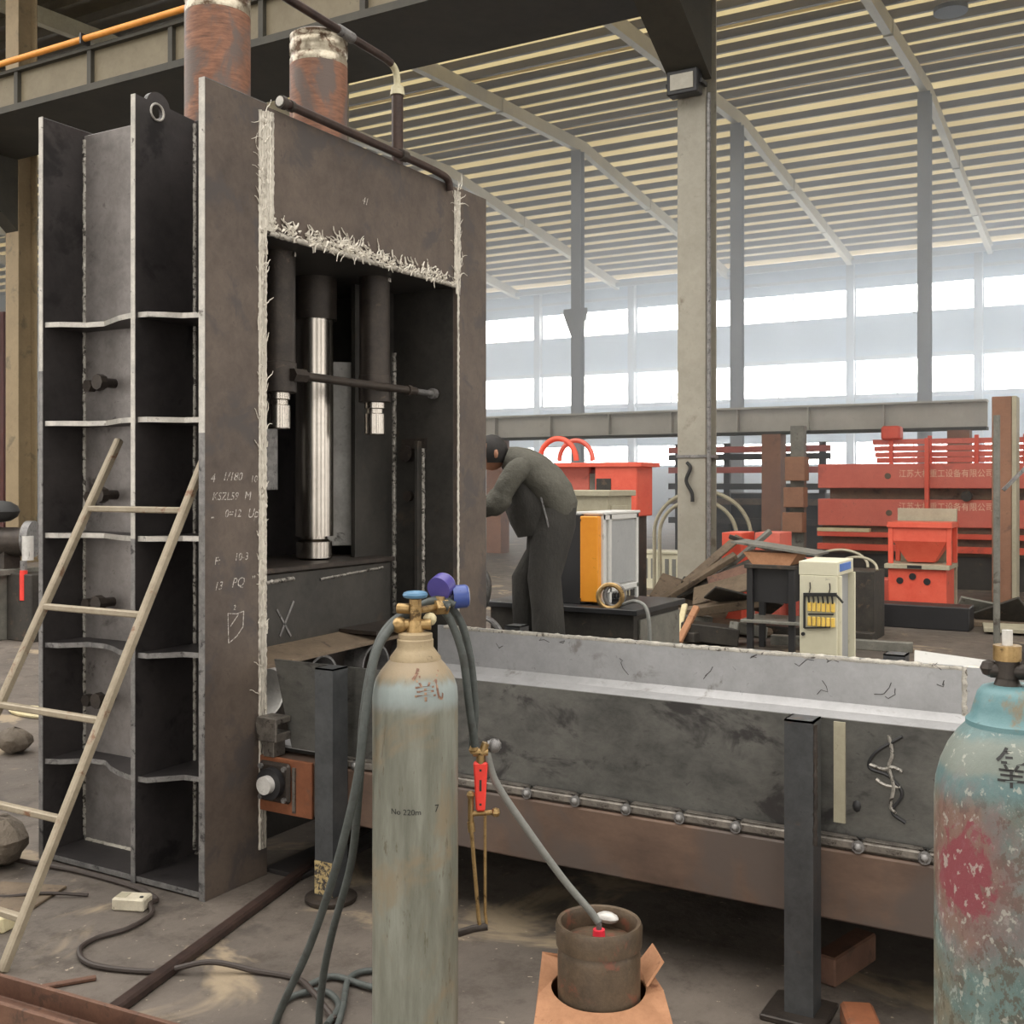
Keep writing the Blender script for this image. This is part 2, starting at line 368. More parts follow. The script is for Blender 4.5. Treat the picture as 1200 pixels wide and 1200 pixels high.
def tag(o, label, cat, group=None):
    o['label'] = label; o['category'] = cat
    if group: o['group'] = group
    return o
def thing(name, label, cat, loc, group=None):
    o = bpy.data.objects.new(name, None); COL.objects.link(o); o.location = loc
    o.empty_display_size = .1; ORG[o.name] = Vector(loc)
    return tag(o, label, cat, group)
def dup(o, parent=None, off=None, label=None):
    c = o.copy(); COL.objects.link(c)
    if parent: c.parent = parent
    if off is not None: c.location = Vector(o.location)+Vector(off)
    if label: c['label'] = label
    for ch in list(o.children): dup(ch, c)
    return c
def smoothpath(pts, k=8):
    """Catmull-Rom through pts"""
    P = [Vector(p) for p in pts]; P = [P[0]*2-P[1]]+P+[P[-1]*2-P[-2]]; out = []
    for i in range(1, len(P)-2):
        a, b, c, d = P[i-1:i+3]
        for j in range(k):
            t = j/k
            out.append(.5*((2*b)+(c-a)*t+(2*a-5*b+4*c-d)*t*t+(3*b-a-3*c+d)*t*t*t))
    out.append(P[-2]); return out
def text_mesh(body, size, fn, shear=0.0, extrude=0.0, font=None):
    """flat lettering as mesh; fn maps (u, v, depth) to a world point"""
    cu = bpy.data.curves.new('lettering', 'FONT'); cu.body = body; cu.size = size; cu.shear = shear; cu.resolution_u = 3
    cu.extrude = extrude; cu.align_x = 'CENTER'; cu.align_y = 'CENTER'
    o = bpy.data.objects.new('lettering', cu); COL.objects.link(o)
    dg = bpy.context.evaluated_depsgraph_get(); me = bpy.data.meshes.new_from_object(o.evaluated_get(dg))
    mb = MB(); mb.add([fn(*v.co) for v in me.vertices], [tuple(p.vertices) for p in me.polygons])
    bpy.data.objects.remove(o, do_unlink=True); bpy.data.meshes.remove(me); bpy.data.curves.remove(cu)
    return mb
def holed(outline, holes, fn, th):
    """flat plate with holes: outline and holes in 2D, fn(u, v, t) to world, thickness th"""
    cu = bpy.data.curves.new('plate', 'CURVE'); cu.dimensions = '2D'; cu.fill_mode = 'BOTH'; cu.extrude = th/2
    for pts in [outline]+holes:
        sp = cu.splines.new('POLY'); sp.points.add(len(pts)-1); sp.use_cyclic_u = True
        for k, p in enumerate(pts): sp.points[k].co = (p[0], p[1], 0, 1)
    o = bpy.data.objects.new('plate', cu); COL.objects.link(o)
    dg = bpy.context.evaluated_depsgraph_get(); me = bpy.data.meshes.new_from_object(o.evaluated_get(dg))
    mb = MB(); mb.add([fn(*v.co) for v in me.vertices], [tuple(p.vertices) for p in me.polygons])
    bpy.data.objects.remove(o, do_unlink=True); bpy.data.meshes.remove(me); bpy.data.curves.remove(cu)
    return mb
def circle(cx, cy, r, n=24): return [(cx+r*math.cos(2*math.pi*k/n), cy+r*math.sin(2*math.pi*k/n)) for k in range(n)]
def structure(o): o['kind'] = 'structure'; return o
# ================================================================== THE SETTING
XA, XB = -62.0, 14.0
structure(MB().box(XA, XB, -8, 52.2, -.2, 0).build('floor', 'concrete'))
# ---- back wall with three rows of windows
YW = 52.0
cols_x = [-6.3+5.5*k for k in range(-10, 4)]
rows = [(2.55, 3.55), (5.75, 7.3), (9.4, 10.65)]
zs = [0]+[v for r in rows for v in r]+[12.22]
wb = MB()
for k in range(0, len(zs), 2): wb.box(XA, XB, YW, YW+.2, zs[k], zs[k+1])
wall = structure(wb.build('wall_back', 'wall_panel'))
structure(MB().box(XA, XB, YW-.06, YW, 0, 2.4).build('trim_1', 'wall_low'))
structure(MB().box(XA, XB, YW-.10, YW, 11.15, 11.3).build('trim_2', 'frame_grey'))
structure(MB().box(XA, XB, YW-.25, YW, 7.32, 7.5).build('trim_3', 'frame_grey'))
structure(MB().box(XA, XB, YW-.25, YW, 5.55, 5.74).build('trim_4', 'frame_grey'))
wn = 0
for ri, (z0, z1) in enumerate(rows):
    for i in range(len(cols_x)-1):
        x0, x1 = cols_x[i]+.22, cols_x[i+1]-.22
        if x1 > XB or x0 < XA: continue
        wn += 1
        fr = MB()
        fr.box(x0-.22, x0, YW-.02, YW+.15, z0, z1).box(x1, x1+.22, YW-.02, YW+.15, z0, z1)
        w = structure(fr.build('window_%d' % wn, 'frame_grey'))
        xm = x0+(x1-x0)*(.36 if ri == 1 else .5)
        a = MB().box(x0, xm-.03, YW+.08, YW+.10, z0, z1).build('pane', 'window_glass', w)
        MB().box(xm+.03, x1, YW+.08, YW+.10, z0, z1).build('pane', 'window_glass', w)
        MB().box(xm-.03, xm+.03, YW+.05, YW+.12, z0, z1).build('mullion', 'frame_grey', w)
structure(MB().box(XA-.3, XA, -8, 52.2, 0, 14).build('wall_left', 'wall_side'))
# wall pilasters between the windows
for k, x in enumerate(cols_x):
    c = MB().box(x-.17, x+.17, YW-.35, YW-.02, 0, 11.9).build('wall_post', 'blue_column')
    tag(c, 'slim grey steel post on the far wall between two window bays', 'post', 'posts between the far windows')

# ---- roof: sheet, purlins, rafters
def roof_z(y): return 13.35+(y-15)*(.75/21) if y <= 36 else 14.1-(y-36)*(2.0/16)
prof = [(22.0, roof_z(22))]+[(36.0, 14.1), (52.4, roof_z(52.4))]
rb = MB()
for a, b in zip(prof[:-1], prof[1:]):
    rb.add([(XA, a[0], a[1]+.26), (XB, a[0], a[1]+.26), (XB, b[0], b[1]+.26), (XA, b[0], b[1]+.26),
            (XA, a[0], a[1]+.30), (XB, a[0], a[1]+.30), (XB, b[0], b[1]+.30), (XA, b[0], b[1]+.30)],
           [(0, 1, 2, 3), (4, 7, 6, 5), (0, 4, 5, 1), (2, 6, 7, 3), (1, 5, 6, 2), (0, 3, 7, 4)])
roof = structure(rb.build('ceiling', 'roof_sheet'))
za, zb = roof_z(12)+.26, roof_z(22)+.26
MB().add([(XA, 12, za), (XB, 12, za), (XB, 22, zb), (XA, 22, zb), (XA, 12, za+.04), (XB, 12, za+.04), (XB, 22, zb+.04), (XA, 22, zb+.04)],
         [(0, 3, 2, 1), (4, 5, 6, 7), (0, 1, 5, 4), (2, 3, 7, 6), (1, 2, 6, 5), (0, 4, 7, 3)]).build('solid_sheet', 'roof_solid', roof)
# unseen walls added to block low sky, with doorways to band chrome reflections
fwl = MB().box(XA, XB, -8.2, -8, 6.5, 13.2)
for x in range(-62, 14, 8): fwl.box(x, x+3.2, -8.2, -8, 0, 6.5)
structure(fwl.build('added_wall_front', 'wall_side'))
rwl = MB().box(XB, XB+.2, -8, 52.2, 6.5, 13.2)
for yy in range(-8, 52, 8): rwl.box(XB, XB+.2, yy, yy+3.6, 0, 6.5)
structure(rwl.build('added_wall_right', 'wall_side'))
y = 13.0
while y < 52:
    z = roof_z(y)
    pb = MB().box(XA, XB, y-.035, y+.035, z+.05, z+.255).box(XA, XB, y-.035, y+.085, z+.03, z+.05)
    pb.build('purlin', 'purlin', roof)
    y += 1.0
for y0 in (28.2, 34.2):
    z = roof_z(y0+.4)+.24
    MB().box(XA, XB, y0, y0+.62, z, z+.015).build('skylight_panel', 'skylight_sheet', roof)
raft_x = [-5.85-5.95*k for k in range(-2, 9)]
for x in raft_x:
    b = MB()
    for (ya, yb) in ((14.0, 36.0), (36.0, 52.0)):
        za, zb = roof_z(ya), roof_z(yb)
        b.add([(x-.11, ya, za-.42), (x+.11, ya, za-.42), (x+.11, yb, zb-.42), (x-.11, yb, zb-.42),
               (x-.11, ya, za), (x+.11, ya, za), (x+.11, yb, zb), (x-.11, yb, zb)],
              [(0, 3, 2, 1), (4, 5, 6, 7), (0, 1, 5, 4), (2, 3, 7, 6), (1, 2, 6, 5), (0, 4, 7, 3)])
    for yy in (24.0, 30.0, 42.0, 47.0):
        zz = roof_z(yy); b.box(x-.13, x+.13, yy-.06, yy+.06, zz-.45, zz)
    b.build('rafter', 'rafter', roof)
# eave gutter beam above the top windows
structure(MB().box(XA, XB, YW-.5, YW-.3, 11.75, 11.95).build('trim_5', 'frame_grey'))

# ---- slim inner columns that carry the ridge
for x in raft_x[:8]:
    if x > 6: continue
    Y = 35.5
    t = thing('ridge_column', 'slim grey steel column rising from floor to the roof rafters', 'column', (x, Y, 0), 'slim columns under the roof ridge')
    b = MB().box(x-.19, x+.19, Y-.17, Y-.15, 0, 13.66).box(x-.19, x+.19, Y+.15, Y+.17, 0, 13.66).box(x-.02, x+.02, Y-.15, Y+.15, 0, 13.66)
    b.build('shaft', 'blue_column', t)
    if -18.5 < x < -17: MB().prism([(x-.19, 7.0), (x+.19, 7.0), (x+.48, 7.75), (x+.48, 7.95), (x-.48, 7.95), (x-.48, 7.75)], 'y', Y-.2, Y-.172).build('bracket', 'blue_column', t)
    MB().box(x-.3, x+.3, Y-.3, Y+.3, 0, .03).build('base_plate', 'blue_column', t)

# ---- low crane beam across the hall with rusty posts
YB = 22.7
t = thing('runway_beam', 'long pale grey low crane beam on rusty posts in front of the windows', 'beam', (-10, YB, 0))
MB().box(-44, -2.6, YB-.02, YB+.02, 2.76, 3.24).build('web', 'pale_beam', t)
MB().box(-44, -2.6, YB-.18, YB+.18, 3.24, 3.28).build('top_flange', 'pale_beam', t)
MB().box(-44, -2.6, YB-.18, YB+.18, 2.70, 2.76).build('bottom_flange', 'girder_dark', t)
for x in (-6.75, -3.1, -13.5, -19.5, -25.5):
    MB().box(x-.2, x+.2, YB-.2, YB+.2, 0, 2.70).build('post', 'brown_column', t)
for x in [-42+1.5*k for k in range(26)]:
    MB().box(x-.015, x+.015, YB-.17, YB-.02, 2.78, 3.24).build('stiffener', 'pale_beam', t)

# ---- main columns + crane girder
def main_column(x, y, mat, top, label):
    t = thing('main_column', label, 'column', (x, y, 0))
    MB().box(x-.21, x+.21, y-.23, y-.205, 0, top).build('flange', mat, t)
    MB().box(x-.21, x+.21, y+.205, y+.23, 0, top).build('flange', mat, t)
    MB().box(x-.015, x+.015, y-.205, y+.205, 0, top).build('web', mat, t)
    MB().box(x-.33, x+.33, y-.33, y+.33, 0, .04).build('base_plate', mat, t)
    return t
mc = main_column(-5.60, 15.05, 'grey_column', 13.2, 'tall pale grey steel column beside the control cabinets, carrying a floodlight')
MB().prism([(14.82, 7.4), (14.82, 8.5), (13.2, 8.5), (13.2, 8.25)], 'x', -5.9, -5.3).build('crane_bracket', 'girder_dark', mc)
MB().cyl((-5.33, 14.79, 0), (-5.33, 14.79, 7.2), .03, 10).build('conduit', 'dull_edge', mc, True)
MB().box(-5.83, -5.37, 14.80, 15.30, 2.05, 2.09).build('strap', 'dull_edge', mc)
MB().tube(smoothpath([(-5.66, 14.8, 1.98), (-5.60, 14.78, 1.9), (-5.66, 14.77, 1.72), (-5.58, 14.78, 1.55), (-5.57, 14.78, 1.42)], 5), .025, 8).build('hook', 'black_rubber', mc, True)
lc = main_column(-20.8, 15.05, 'beige_column', 12.9, 'beige painted steel column standing behind the press beside the bench vice')
MB().prism([(14.82, 7.0), (14.82, 8.5), (13.4, 8.5), (13.4, 8.2)], 'x', -21.0, -20.6).build('crane_bracket', 'girder_dark', lc)
ld = main_column(-12.35, 15.05, 'grey_column', 13.0, 'grey steel column hidden mostly behind the press frame')
fl = thing('floodlight', 'small square floodlight clamped to the top of the tall grey column', 'floodlight', (-5.62, 14.78, 7.3))
MB().box(-5.86, -5.40, 14.52, 14.74, 7.16, 7.50).build('housing', 'black_paint', fl, bevel=.015)
MB().box(-5.80, -5.46, 14.505, 14.521, 7.22, 7.44).build('lens', 'lamp_glass', fl)
MB().box(-5.90, -5.86, 14.60, 14.82, 7.30, 7.36).box(-5.40, -5.36, 14.60, 14.82, 7.30, 7.36).build('bracket', 'black_paint', fl)
vt = MB().lathe([(.42, 0), (.42, .12), (.3, .2)], (-4.3, 29.9, roof_z(29.9)-.16), 20).build('roof_vent', 'girder_dark')
tag(vt, 'dark round vent hanging under the pale roof sheets', 'vent')

g = thing('crane_girder', 'dark deep crane girder with pale web panels running along the column tops', 'girder', (-20, 13.8, 8.5))
MB().box(-60, 13, 12.98, 13.04, 8.62, 9.26).build('web', 'girder', g)
MB().box(-60, 13, 12.88, 13.30, 9.26, 9.32).build('top_flange', 'girder_dark', g)
MB().box(-60, 13, 12.80, 14.80, 8.50, 8.62).build('walkway_soffit', 'girder_dark', g)
MB().box(-60, 13, 14.7, 14.8, 8.62, 9.3).build('rear_web', 'girder_dark', g)
for k in range(36):
    x = -58+2.0*k
    MB().box(x-.05, x+.05, 12.90, 12.98, 8.62, 9.26).build('stiffener', 'girder_dark', g)
cb = thing('conductor_rail', 'orange yellow power rail running along the top of the crane girder', 'rail', (-20, 12.8, 9.4))
MB().cyl((-60, 12.80, 9.42), (13, 12.80, 9.42), .055, 10).build('rail', 'conductor', cb, True)
for k in range(24):
    x = -58+3.0*k; MB().box(x-.02, x+.02, 12.72, 12.92, 9.32, 9.50).build('hanger', 'black_paint', cb)
# ================================================================== THE PRESS
XF = -3.295          # front face of the front plate
pr = thing('shear_press', 'tall dark steel press frame with bright weld seams and rusty tubes on top', 'press', (-3.8, 4.3, 0))
def plate(name, mat, *b, parent=pr, bevel=.002): return MB().box(*b).build(name, mat, parent, bevel=bevel)
fj = plate('front_jamb', 'scale_steel', XF-.03, XF, 3.22, 3.584, 0, 3.34)
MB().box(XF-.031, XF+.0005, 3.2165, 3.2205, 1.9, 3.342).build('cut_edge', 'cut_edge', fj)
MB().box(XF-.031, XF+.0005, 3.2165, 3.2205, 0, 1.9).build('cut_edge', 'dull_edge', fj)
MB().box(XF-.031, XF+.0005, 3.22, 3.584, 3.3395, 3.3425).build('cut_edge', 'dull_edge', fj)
fr = plate('front_jamb', 'scale_steel', XF-.03, XF, 5.106, 5.41, 0, 3.335)
cp = plate('crosshead_plate', 'scale_steel', XF-.03, XF-.002, 3.584, 5.106, 2.78, 3.33)
# weld seams: left seam three runs wide, right seam two
w = MB()
for dy in (-.044, -.028, -.012): w.bead((XF, 3.584+dy, .12), (XF, 3.584+dy, 3.30), (0, 1, 0), (1, 0, 0), .018, .009)
for dy in (.004, .020, .034): w.bead((XF, 3.584+dy, 2.79), (XF, 3.584+dy, 3.31), (0, 1, 0), (1, 0, 0), .018, .009)
w.build('weld_seam', 'weld_long', pr, True)
w = MB()
for dy in (-.022, -.004, .016): w.bead((XF, 5.104+dy, 2.79 if dy < -.01 else 2.74), (XF, 5.104+dy, 3.31), (0, 1, 0), (1, 0, 0), .022, .009)
w.bead((XF, 5.112, .95), (XF, 5.112, 2.76), (0, 1, 0), (1, 0, 0), .020, .007)
w.build('weld_seam', 'weld_long', pr, True)
w = MB().bead((XF, 3.60, 2.787), (XF, 5.10, 2.787), (0, 0, 1), (1, 0, 0), .022, .008)
w.bead((XF-.01, 3.60, 2.778), (XF-.01, 5.10, 2.778), (1, 0, 0), (0, 0, -1), .022, .006)
w.build('weld_seam', 'weld', pr, True)
# wire-like slag and spatter along the seams
sl = MB(); rnd = random.Random(3)
def curl(y, z, length, ang, r=.0022):
    p = Vector((XF+.004, y, z)); pts = [p.copy()]; a = ang; L = length/5
    for k in range(5):
        a += rnd.uniform(-.55, .55); p = p+Vector((rnd.uniform(-.0006, .0015), math.cos(a)*L, math.sin(a)*L)); pts.append(p.copy())
    sl.tube(pts, r, 4, radii=[r*(1-.12*k) for k in range(6)])
for k in range(330):
    y = 3.60+1.5*rnd.random() if k % 3 else 3.6+1.5*min(.98, max(.02, rnd.choice((.08, .2, .34, .42, .55, .7, .86))+rnd.gauss(0, .03))); u = (y-3.6)/1.5
    dens = .045+.05*math.exp(-((u-.38)/.16)**2)+.02*math.exp(-((u-.78)/.12)**2)
    z = 2.790+rnd.random()*.035*(1 if k % 3 else 1.8)
    curl(y, z, rnd.uniform(.3, 1.0)*dens, rnd.choice((0, math.pi))+rnd.uniform(-.9, .9) if k % 4 else rnd.uniform(.3, 2.8), rnd.uniform(.003, .0085))
for k in range(120):
    z = .3+3.0*rnd.random()**.8; curl(3.560+rnd.uniform(-.035, .02), z, rnd.uniform(.02, .08), math.pi/2+rnd.uniform(-.3, .3), rnd.uniform(.002, .0045))
for k in range(45):
    curl(5.104+rnd.uniform(-.01, .03), 2.75+.58*rnd.random(), rnd.uniform(.03, .12), math.pi/2+rnd.uniform(-.6, .6), rnd.uniform(.002, .004))
for (z, a) in ((3.25, 2.6), (3.02, 2.2), (2.55, 2.1), (2.4, 2.0), (3.17, 2.9)):
    curl(3.575, z, .10, a, .0025)
sl.build('slag_spatter', 'slag', pr, True, kind='stuff')
# chalk notes on the left jamb
def on_front(cy, cz): return lambda u, v, d: (XF+.0012, cy+u, cz+v)
for txt, y, z, sz, sh in (('4', 3.262, 1.715, .050, .2), ('1/180', 3.372, 1.722, .050, .3), ('10', 3.50, 1.712, .042, .2), ('KSZL59', 3.332, 1.640, .046, .25), ('M', 3.462, 1.640, .052, .2),
                      ('-', 3.262, 1.560, .06, 0), ('0=12', 3.376, 1.568, .046, .2), ('Up', 3.494, 1.566, .056, .3), ('F:', 3.286, 1.375, .046, .2), ('10-3', 3.425, 1.385, .046, .2),
                      ('13', 3.292, 1.272, .048, .3), ('PQ', 3.405, 1.278, .056, .3), (',,', 3.50, 1.31, .05, .2), ('2', 3.385, 1.175, .03, .2)):
    text_mesh(txt, sz, on_front(y, z), sh).build('chalk_mark', 'chalk', fj)
dd = MB()
for a, b in (((3.348, 1.155), (3.352, 1.03)), ((3.348, 1.155), (3.40, 1.148)), ((3.40, 1.148), (3.44, 1.155)), ((3.44, 1.155), (3.436, 1.09)), ((3.436, 1.09), (3.40, 1.055)), ((3.40, 1.055), (3.352, 1.03)), ((3.362, 1.10), (3.41, 1.145))):
    dd.bar((XF+.001, *a), (XF+.001, *b), .0035, .0015, (1, 0, 0))
dd.build('chalk_mark', 'chalk', fj)
text_mesh('41', .05, on_front(4.27, 3.07), .3).build('chalk_mark', 'chalk', cp)

# flanges and webs of the left side, stiffened with shelf plates
XM, XK = -3.70, -4.30
yo = [(3.22, 0), (3.553, 0), (3.553, 3.325), (3.41, 3.335)]+[(3.345+.062*math.cos(a), 3.335+.052*math.sin(a)) for a in [math.pi*k/14 for k in range(1, 14)]]+[(3.28, 3.340), (3.22, 3.345)]
mf = holed(yo, [circle(3.338, 3.300, .034, 20)], lambda u, v, t: (XM-.012+t, u, v), .024).build('middle_flange', 'dark_steel', pr)
MB().tube([(XM+.001, 3.338+.036*math.cos(a), 3.300+.036*math.sin(a)) for a in [2*math.pi*k/20 for k in range(20)]], .005, 6, True).build('hole_rim', 'cut_edge', mf, True)
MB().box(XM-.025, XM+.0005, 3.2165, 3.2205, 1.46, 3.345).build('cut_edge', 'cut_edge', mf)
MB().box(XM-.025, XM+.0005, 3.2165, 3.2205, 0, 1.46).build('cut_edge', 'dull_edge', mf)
bk = plate('back_plate', 'dark_steel', XK-.025, XK, 3.22, 5.43, 0, 3.345)
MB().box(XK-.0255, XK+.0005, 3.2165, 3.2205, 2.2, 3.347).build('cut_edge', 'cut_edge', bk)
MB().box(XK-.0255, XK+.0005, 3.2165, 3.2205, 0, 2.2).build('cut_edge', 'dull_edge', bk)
wl = plate('web_plate', 'web_steel', XK, XM-.024, 3.44, 3.465, 0, 3.32)
plate('web_plate', 'dark_steel', XM, XF-.03, 3.553, 3.58, 0, 3.325)
plate('web_plate', 'dark_steel', XM-.024, XM, 3.553, 3.60, 0, 2.78)
w = MB(); w.bead((XK+.008, 3.438, .05), (XK+.008, 3.438, 3.30), (1, 1, 0), (1, -1, 0), .018, .006, .015)
w.build('weld_seam', 'weld_dull', pr, True)
w = MB(); w.bead((XM+.006, 3.549, .05), (XM+.006, 3.549, 3.31), (1, 1, 0), (1, -1, 0), .018, .006, .015)
w.build('weld_seam', 'weld_dull', pr, True)
MB().bead((XK+.02, 3.436, .036), (XM-.03, 3.436, .036), (0, 1, 1), (0, -1, 1), .016, .006, .015).build('weld_seam', 'weld', pr, True)
MB().bead((XM+.01, 3.549, .036), (XF-.04, 3.549, .036), (0, 1, 1), (0, -1, 1), .014, .005, .015).build('weld_seam', 'weld_dull', pr, True)
for i, z in enumerate((.02, .44, .965, 1.46, 1.965, 2.41)):
    jit = lambda: random.uniform(-.008, .008)
    if i == 0:
        a = [(XK, 3.225), (XM-.024, 3.225), (XM-.024, 3.44), (XK, 3.44)]; b = [(XM, 3.225), (XF-.03, 3.225), (XF-.03, 3.553), (XM, 3.553)]
    else:
        a = [(XK, 3.232), (XK+.07, 3.25+jit()), (XK+.16, 3.33+jit()), (XK+.26, 3.345+jit()), (XK+.36, 3.30+jit()), (XK+.46, 3.255), (XM-.06, 3.235), (XM-.024, 3.232), (XM-.024, 3.44), (XK, 3.44)]
        b = [(XM, 3.235), (XM+.05, 3.24), (XM+.10, 3.29+jit()), (XM+.15, 3.345+jit()), (XM+.22, 3.36), (XF-.09, 3.365), (XF-.03, 3.36), (XF-.03, 3.553), (XM, 3.553)]
    for pts in (a, b):
        sh = MB().prism(pts, 'z', z-.011, z+.011).build('shelf_plate', 'dark_steel', pr)
        e = MB(); n = len(pts)-2
        for k in range(n-1):
            p, q = pts[k], pts[k+1]; e.bar((p[0], p[1]-.0006, z), (q[0], q[1]-.0006, z), .002, .0225)
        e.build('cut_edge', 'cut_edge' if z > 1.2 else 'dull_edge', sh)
# bolts and hooks on the web
for (x, z) in ((-4.19, 2.14), (-4.18, 1.63), (-4.2, 1.14), (-4.2, .70)):
    b = MB().cyl((x, 3.44, z), (x, 3.385, z), .018, 12).cyl((x, 3.40, z), (x, 3.365, z), .030, 6)
    b.cyl((x+.10, 3.44, z+.012), (x+.10, 3.36, z+.012), .022, 12).cyl((x+.10, 3.375, z+.012), (x+.10, 3.34, z+.012), .036, 8)
    b.build('bolt', 'dark_metal', pr, True)
for (x, z) in ((-3.53, 2.14), (-3.52, 2.03), (-3.53, 1.62), (-3.53, .72), (-3.53, .62)):
    MB().cyl((x, 3.553, z), (x, 3.49, z), .03, 10).cyl((x, 3.51, z), (x, 3.48, z), .045, 6).build('bolt', 'dark_metal', pr, True)
# inner walls of the window, closing plates
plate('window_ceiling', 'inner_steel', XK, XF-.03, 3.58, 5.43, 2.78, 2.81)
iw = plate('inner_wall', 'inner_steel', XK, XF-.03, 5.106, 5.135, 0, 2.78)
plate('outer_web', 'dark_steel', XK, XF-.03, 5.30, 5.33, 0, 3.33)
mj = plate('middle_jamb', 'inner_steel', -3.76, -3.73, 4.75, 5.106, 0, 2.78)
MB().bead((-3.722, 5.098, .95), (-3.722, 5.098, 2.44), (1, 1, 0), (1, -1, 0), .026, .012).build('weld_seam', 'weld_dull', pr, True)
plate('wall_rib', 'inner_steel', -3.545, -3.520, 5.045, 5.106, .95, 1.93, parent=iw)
MB().bead((-3.515, 5.09, 1.05), (-3.515, 5.09, 1.9), (1, 1, 0), (1, -1, 0), .02, .008).build('weld_seam', 'weld_dull', iw, True)
MB().cyl((-3.62, 5.106, 1.86), (-3.62, 5.06, 1.86), .045, 12).box(-3.66, -3.50, 5.08, 5.106, 1.89, 1.945).build('lug', 'dark_metal', iw, True)
MB().cyl((-3.62, 5.106, 1.62), (-3.62, 5.08, 1.62), .03, 12).build('lug', 'dark_metal', iw, True)
# upper structure between the plates
plate('top_plate', 'dark_steel', XK, XF-.03, 3.60, 5.30, 3.22, 3.25)
# main cylinders
for y in (3.745, 4.468):
    c = MB().lathe([(.150, 0), (.150, .92)], (-3.75, y, 2.95), 48).build('main_cylinder', 'rusty_tube', pr, True)
    MB().lathe([(.150, .92), (.150, .95), (.146, .957), (.146, .975), (.151, .982), (.151, 1.03), (.147, 1.037), (.147, 1.05), (.150, 1.057), (.150, 1.075), (.135, 1.085)], (-3.75, y, 2.95), 48).build('bare_collar', 'tube_bare', c, True)
# hydraulic pipes on top
p = MB().tube(smoothpath([(-3.60, 3.2, 4.06), (-3.60, 3.9, 4.05), (-3.60, 4.5, 4.03), (-3.60, 4.82, 4.02), (-3.60, 4.90, 4.01)], 6), .022, 12).build('hydraulic_pipe', 'pipe_black', pr, True)
MB().cyl((-3.60, 4.44, 4.033), (-3.60, 4.56, 4.028), .029, 12).build('coupling', 'dull_edge', p, True)
MB().tube(smoothpath([(-3.60, 4.80, 4.02), (-3.60, 4.90, 4.01), (-3.60, 4.95, 3.97), (-3.60, 4.96, 3.88)], 6), .019, 12).cyl((-3.60, 4.96, 3.9), (-3.60, 4.96, 3.85), .035, 12, .042).build('elbow', 'paint_green', p, True)
MB().cyl((-3.60, 4.96, 3.86), (-3.60, 4.96, 3.25), .033, 16).build('hydraulic_pipe', 'pipe_black', pr, True)
p = MB().tube(smoothpath([(-3.272, 3.66, 3.365), (-3.272, 4.2, 3.362), (-3.272, 4.66, 3.36), (-3.272, 4.88, 3.355), (-3.272, 4.97, 3.34), (-3.276, 5.0, 3.29)], 6), .020, 12).build('hydraulic_pipe', 'pipe_black', pr, True)
for ya, yb, r in ((3.64, 3.67, .029), (3.70, 3.72, .026), (4.53, 4.58, .030)): MB().cyl((-3.272, ya, 3.363), (-3.272, yb, 3.363), r, 12).build('coupling', 'dark_metal', p, True)
MB().cyl((-3.272, 3.645, 3.365), (-3.272, 3.636, 3.365), .022, 14).build('end_face', 'cut_edge', p, True)
# hold-down cylinders with chrome rods
for y, zb in ((3.915, 2.12), (4.66, 2.12)):
    c = MB().lathe([(.080, .14), (.080, .66)], (-3.53, y, zb), 32).build('clamp_cylinder', 'dark_metal', pr, True)
    MB().lathe([(.078, 0), (.085, .004), (.085, .14), (.08, .142)], (-3.53, y, zb), 32).build('gland', 'dark_metal', c, True)
    MB().lathe([(.050, -.17), (.055, -.165), (.055, -.06), (.045, -.056), (.045, -.035), (.055, -.03), (.055, 0)], (-3.53, y, zb), 32).build('rod', 'chrome', c, True)
    MB().cyl((-3.45, y+.02, 2.775), (-3.45, y+.02, 2.755), .012, 8).build('bolt', 'chrome', c, True)
p = MB().cyl((-3.435, 3.97, 2.20), (-3.435, 4.90, 2.195), .021, 14).build('balance_pipe', 'dark_metal', pr, True)
MB().cyl((-3.435, 3.90, 2.20), (-3.435, 3.99, 2.20), .033, 6).build('nut', 'dark_metal', p, True)
MB().cyl((-3.435, 4.82, 2.195), (-3.435, 4.85, 2.195), .028, 10).build('nut', 'dark_metal', p, True)
MB().cyl((-3.435, 4.85, 2.195), (-3.435, 5.06, 2.193), .016, 10).cyl((-3.435, 5.05, 2.193), (-3.435, 5.085, 2.193), .03, 8).build('plug', 'dull_edge', p, True)
# ram rod, guide plate, blade beam
MB().cyl((-3.82, 4.515, 1.415), (-3.82, 4.515, 2.56), .101, 40).build('ram_rod', 'chrome', pr, True)
MB().cyl((-3.82, 4.515, 2.56), (-3.82, 4.515, 2.78), .12, 32).build('rod_shade_sleeve', 'dark_metal', pr, True)  # dark sleeve stands in for the shade that hides the rod top
MB().lathe([(.075, 1.29), (.095, 1.30), (.095, 1.385), (.07, 1.40), (.07, 1.42)], (-3.82, 4.515, 0), 32).build('rod_collar', 'chrome', pr, True)
MB().obox((-3.94, 4.90, 1.86), (.03, .19, 1.04), (0, 0, -.75)).build('guide_plate', 'bright_plate', pr, bevel=.004)
MB().box(-3.98, -3.88, 5.04, 5.06, 1.34, 2.42).build('guide_plate', 'dark_metal', pr)
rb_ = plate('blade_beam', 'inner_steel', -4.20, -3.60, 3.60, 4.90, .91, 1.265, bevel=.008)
MB().box(-4.20, -3.585, 3.60, 4.92, 1.265, 1.29).build('top_slab', 'dark_metal', rb_, bevel=.004)
MB().bead((-3.598, 3.62, 1.215), (-3.598, 4.1, 1.23), (0, 0, 1), (1, 0, 0), .02, .01).bead((-3.598, 4.3, 1.21), (-3.598, 4.82, 1.235), (0, 0, 1), (1, 0, 0), .014, .008).build('weld_seam', 'weld_dull', rb_, True)
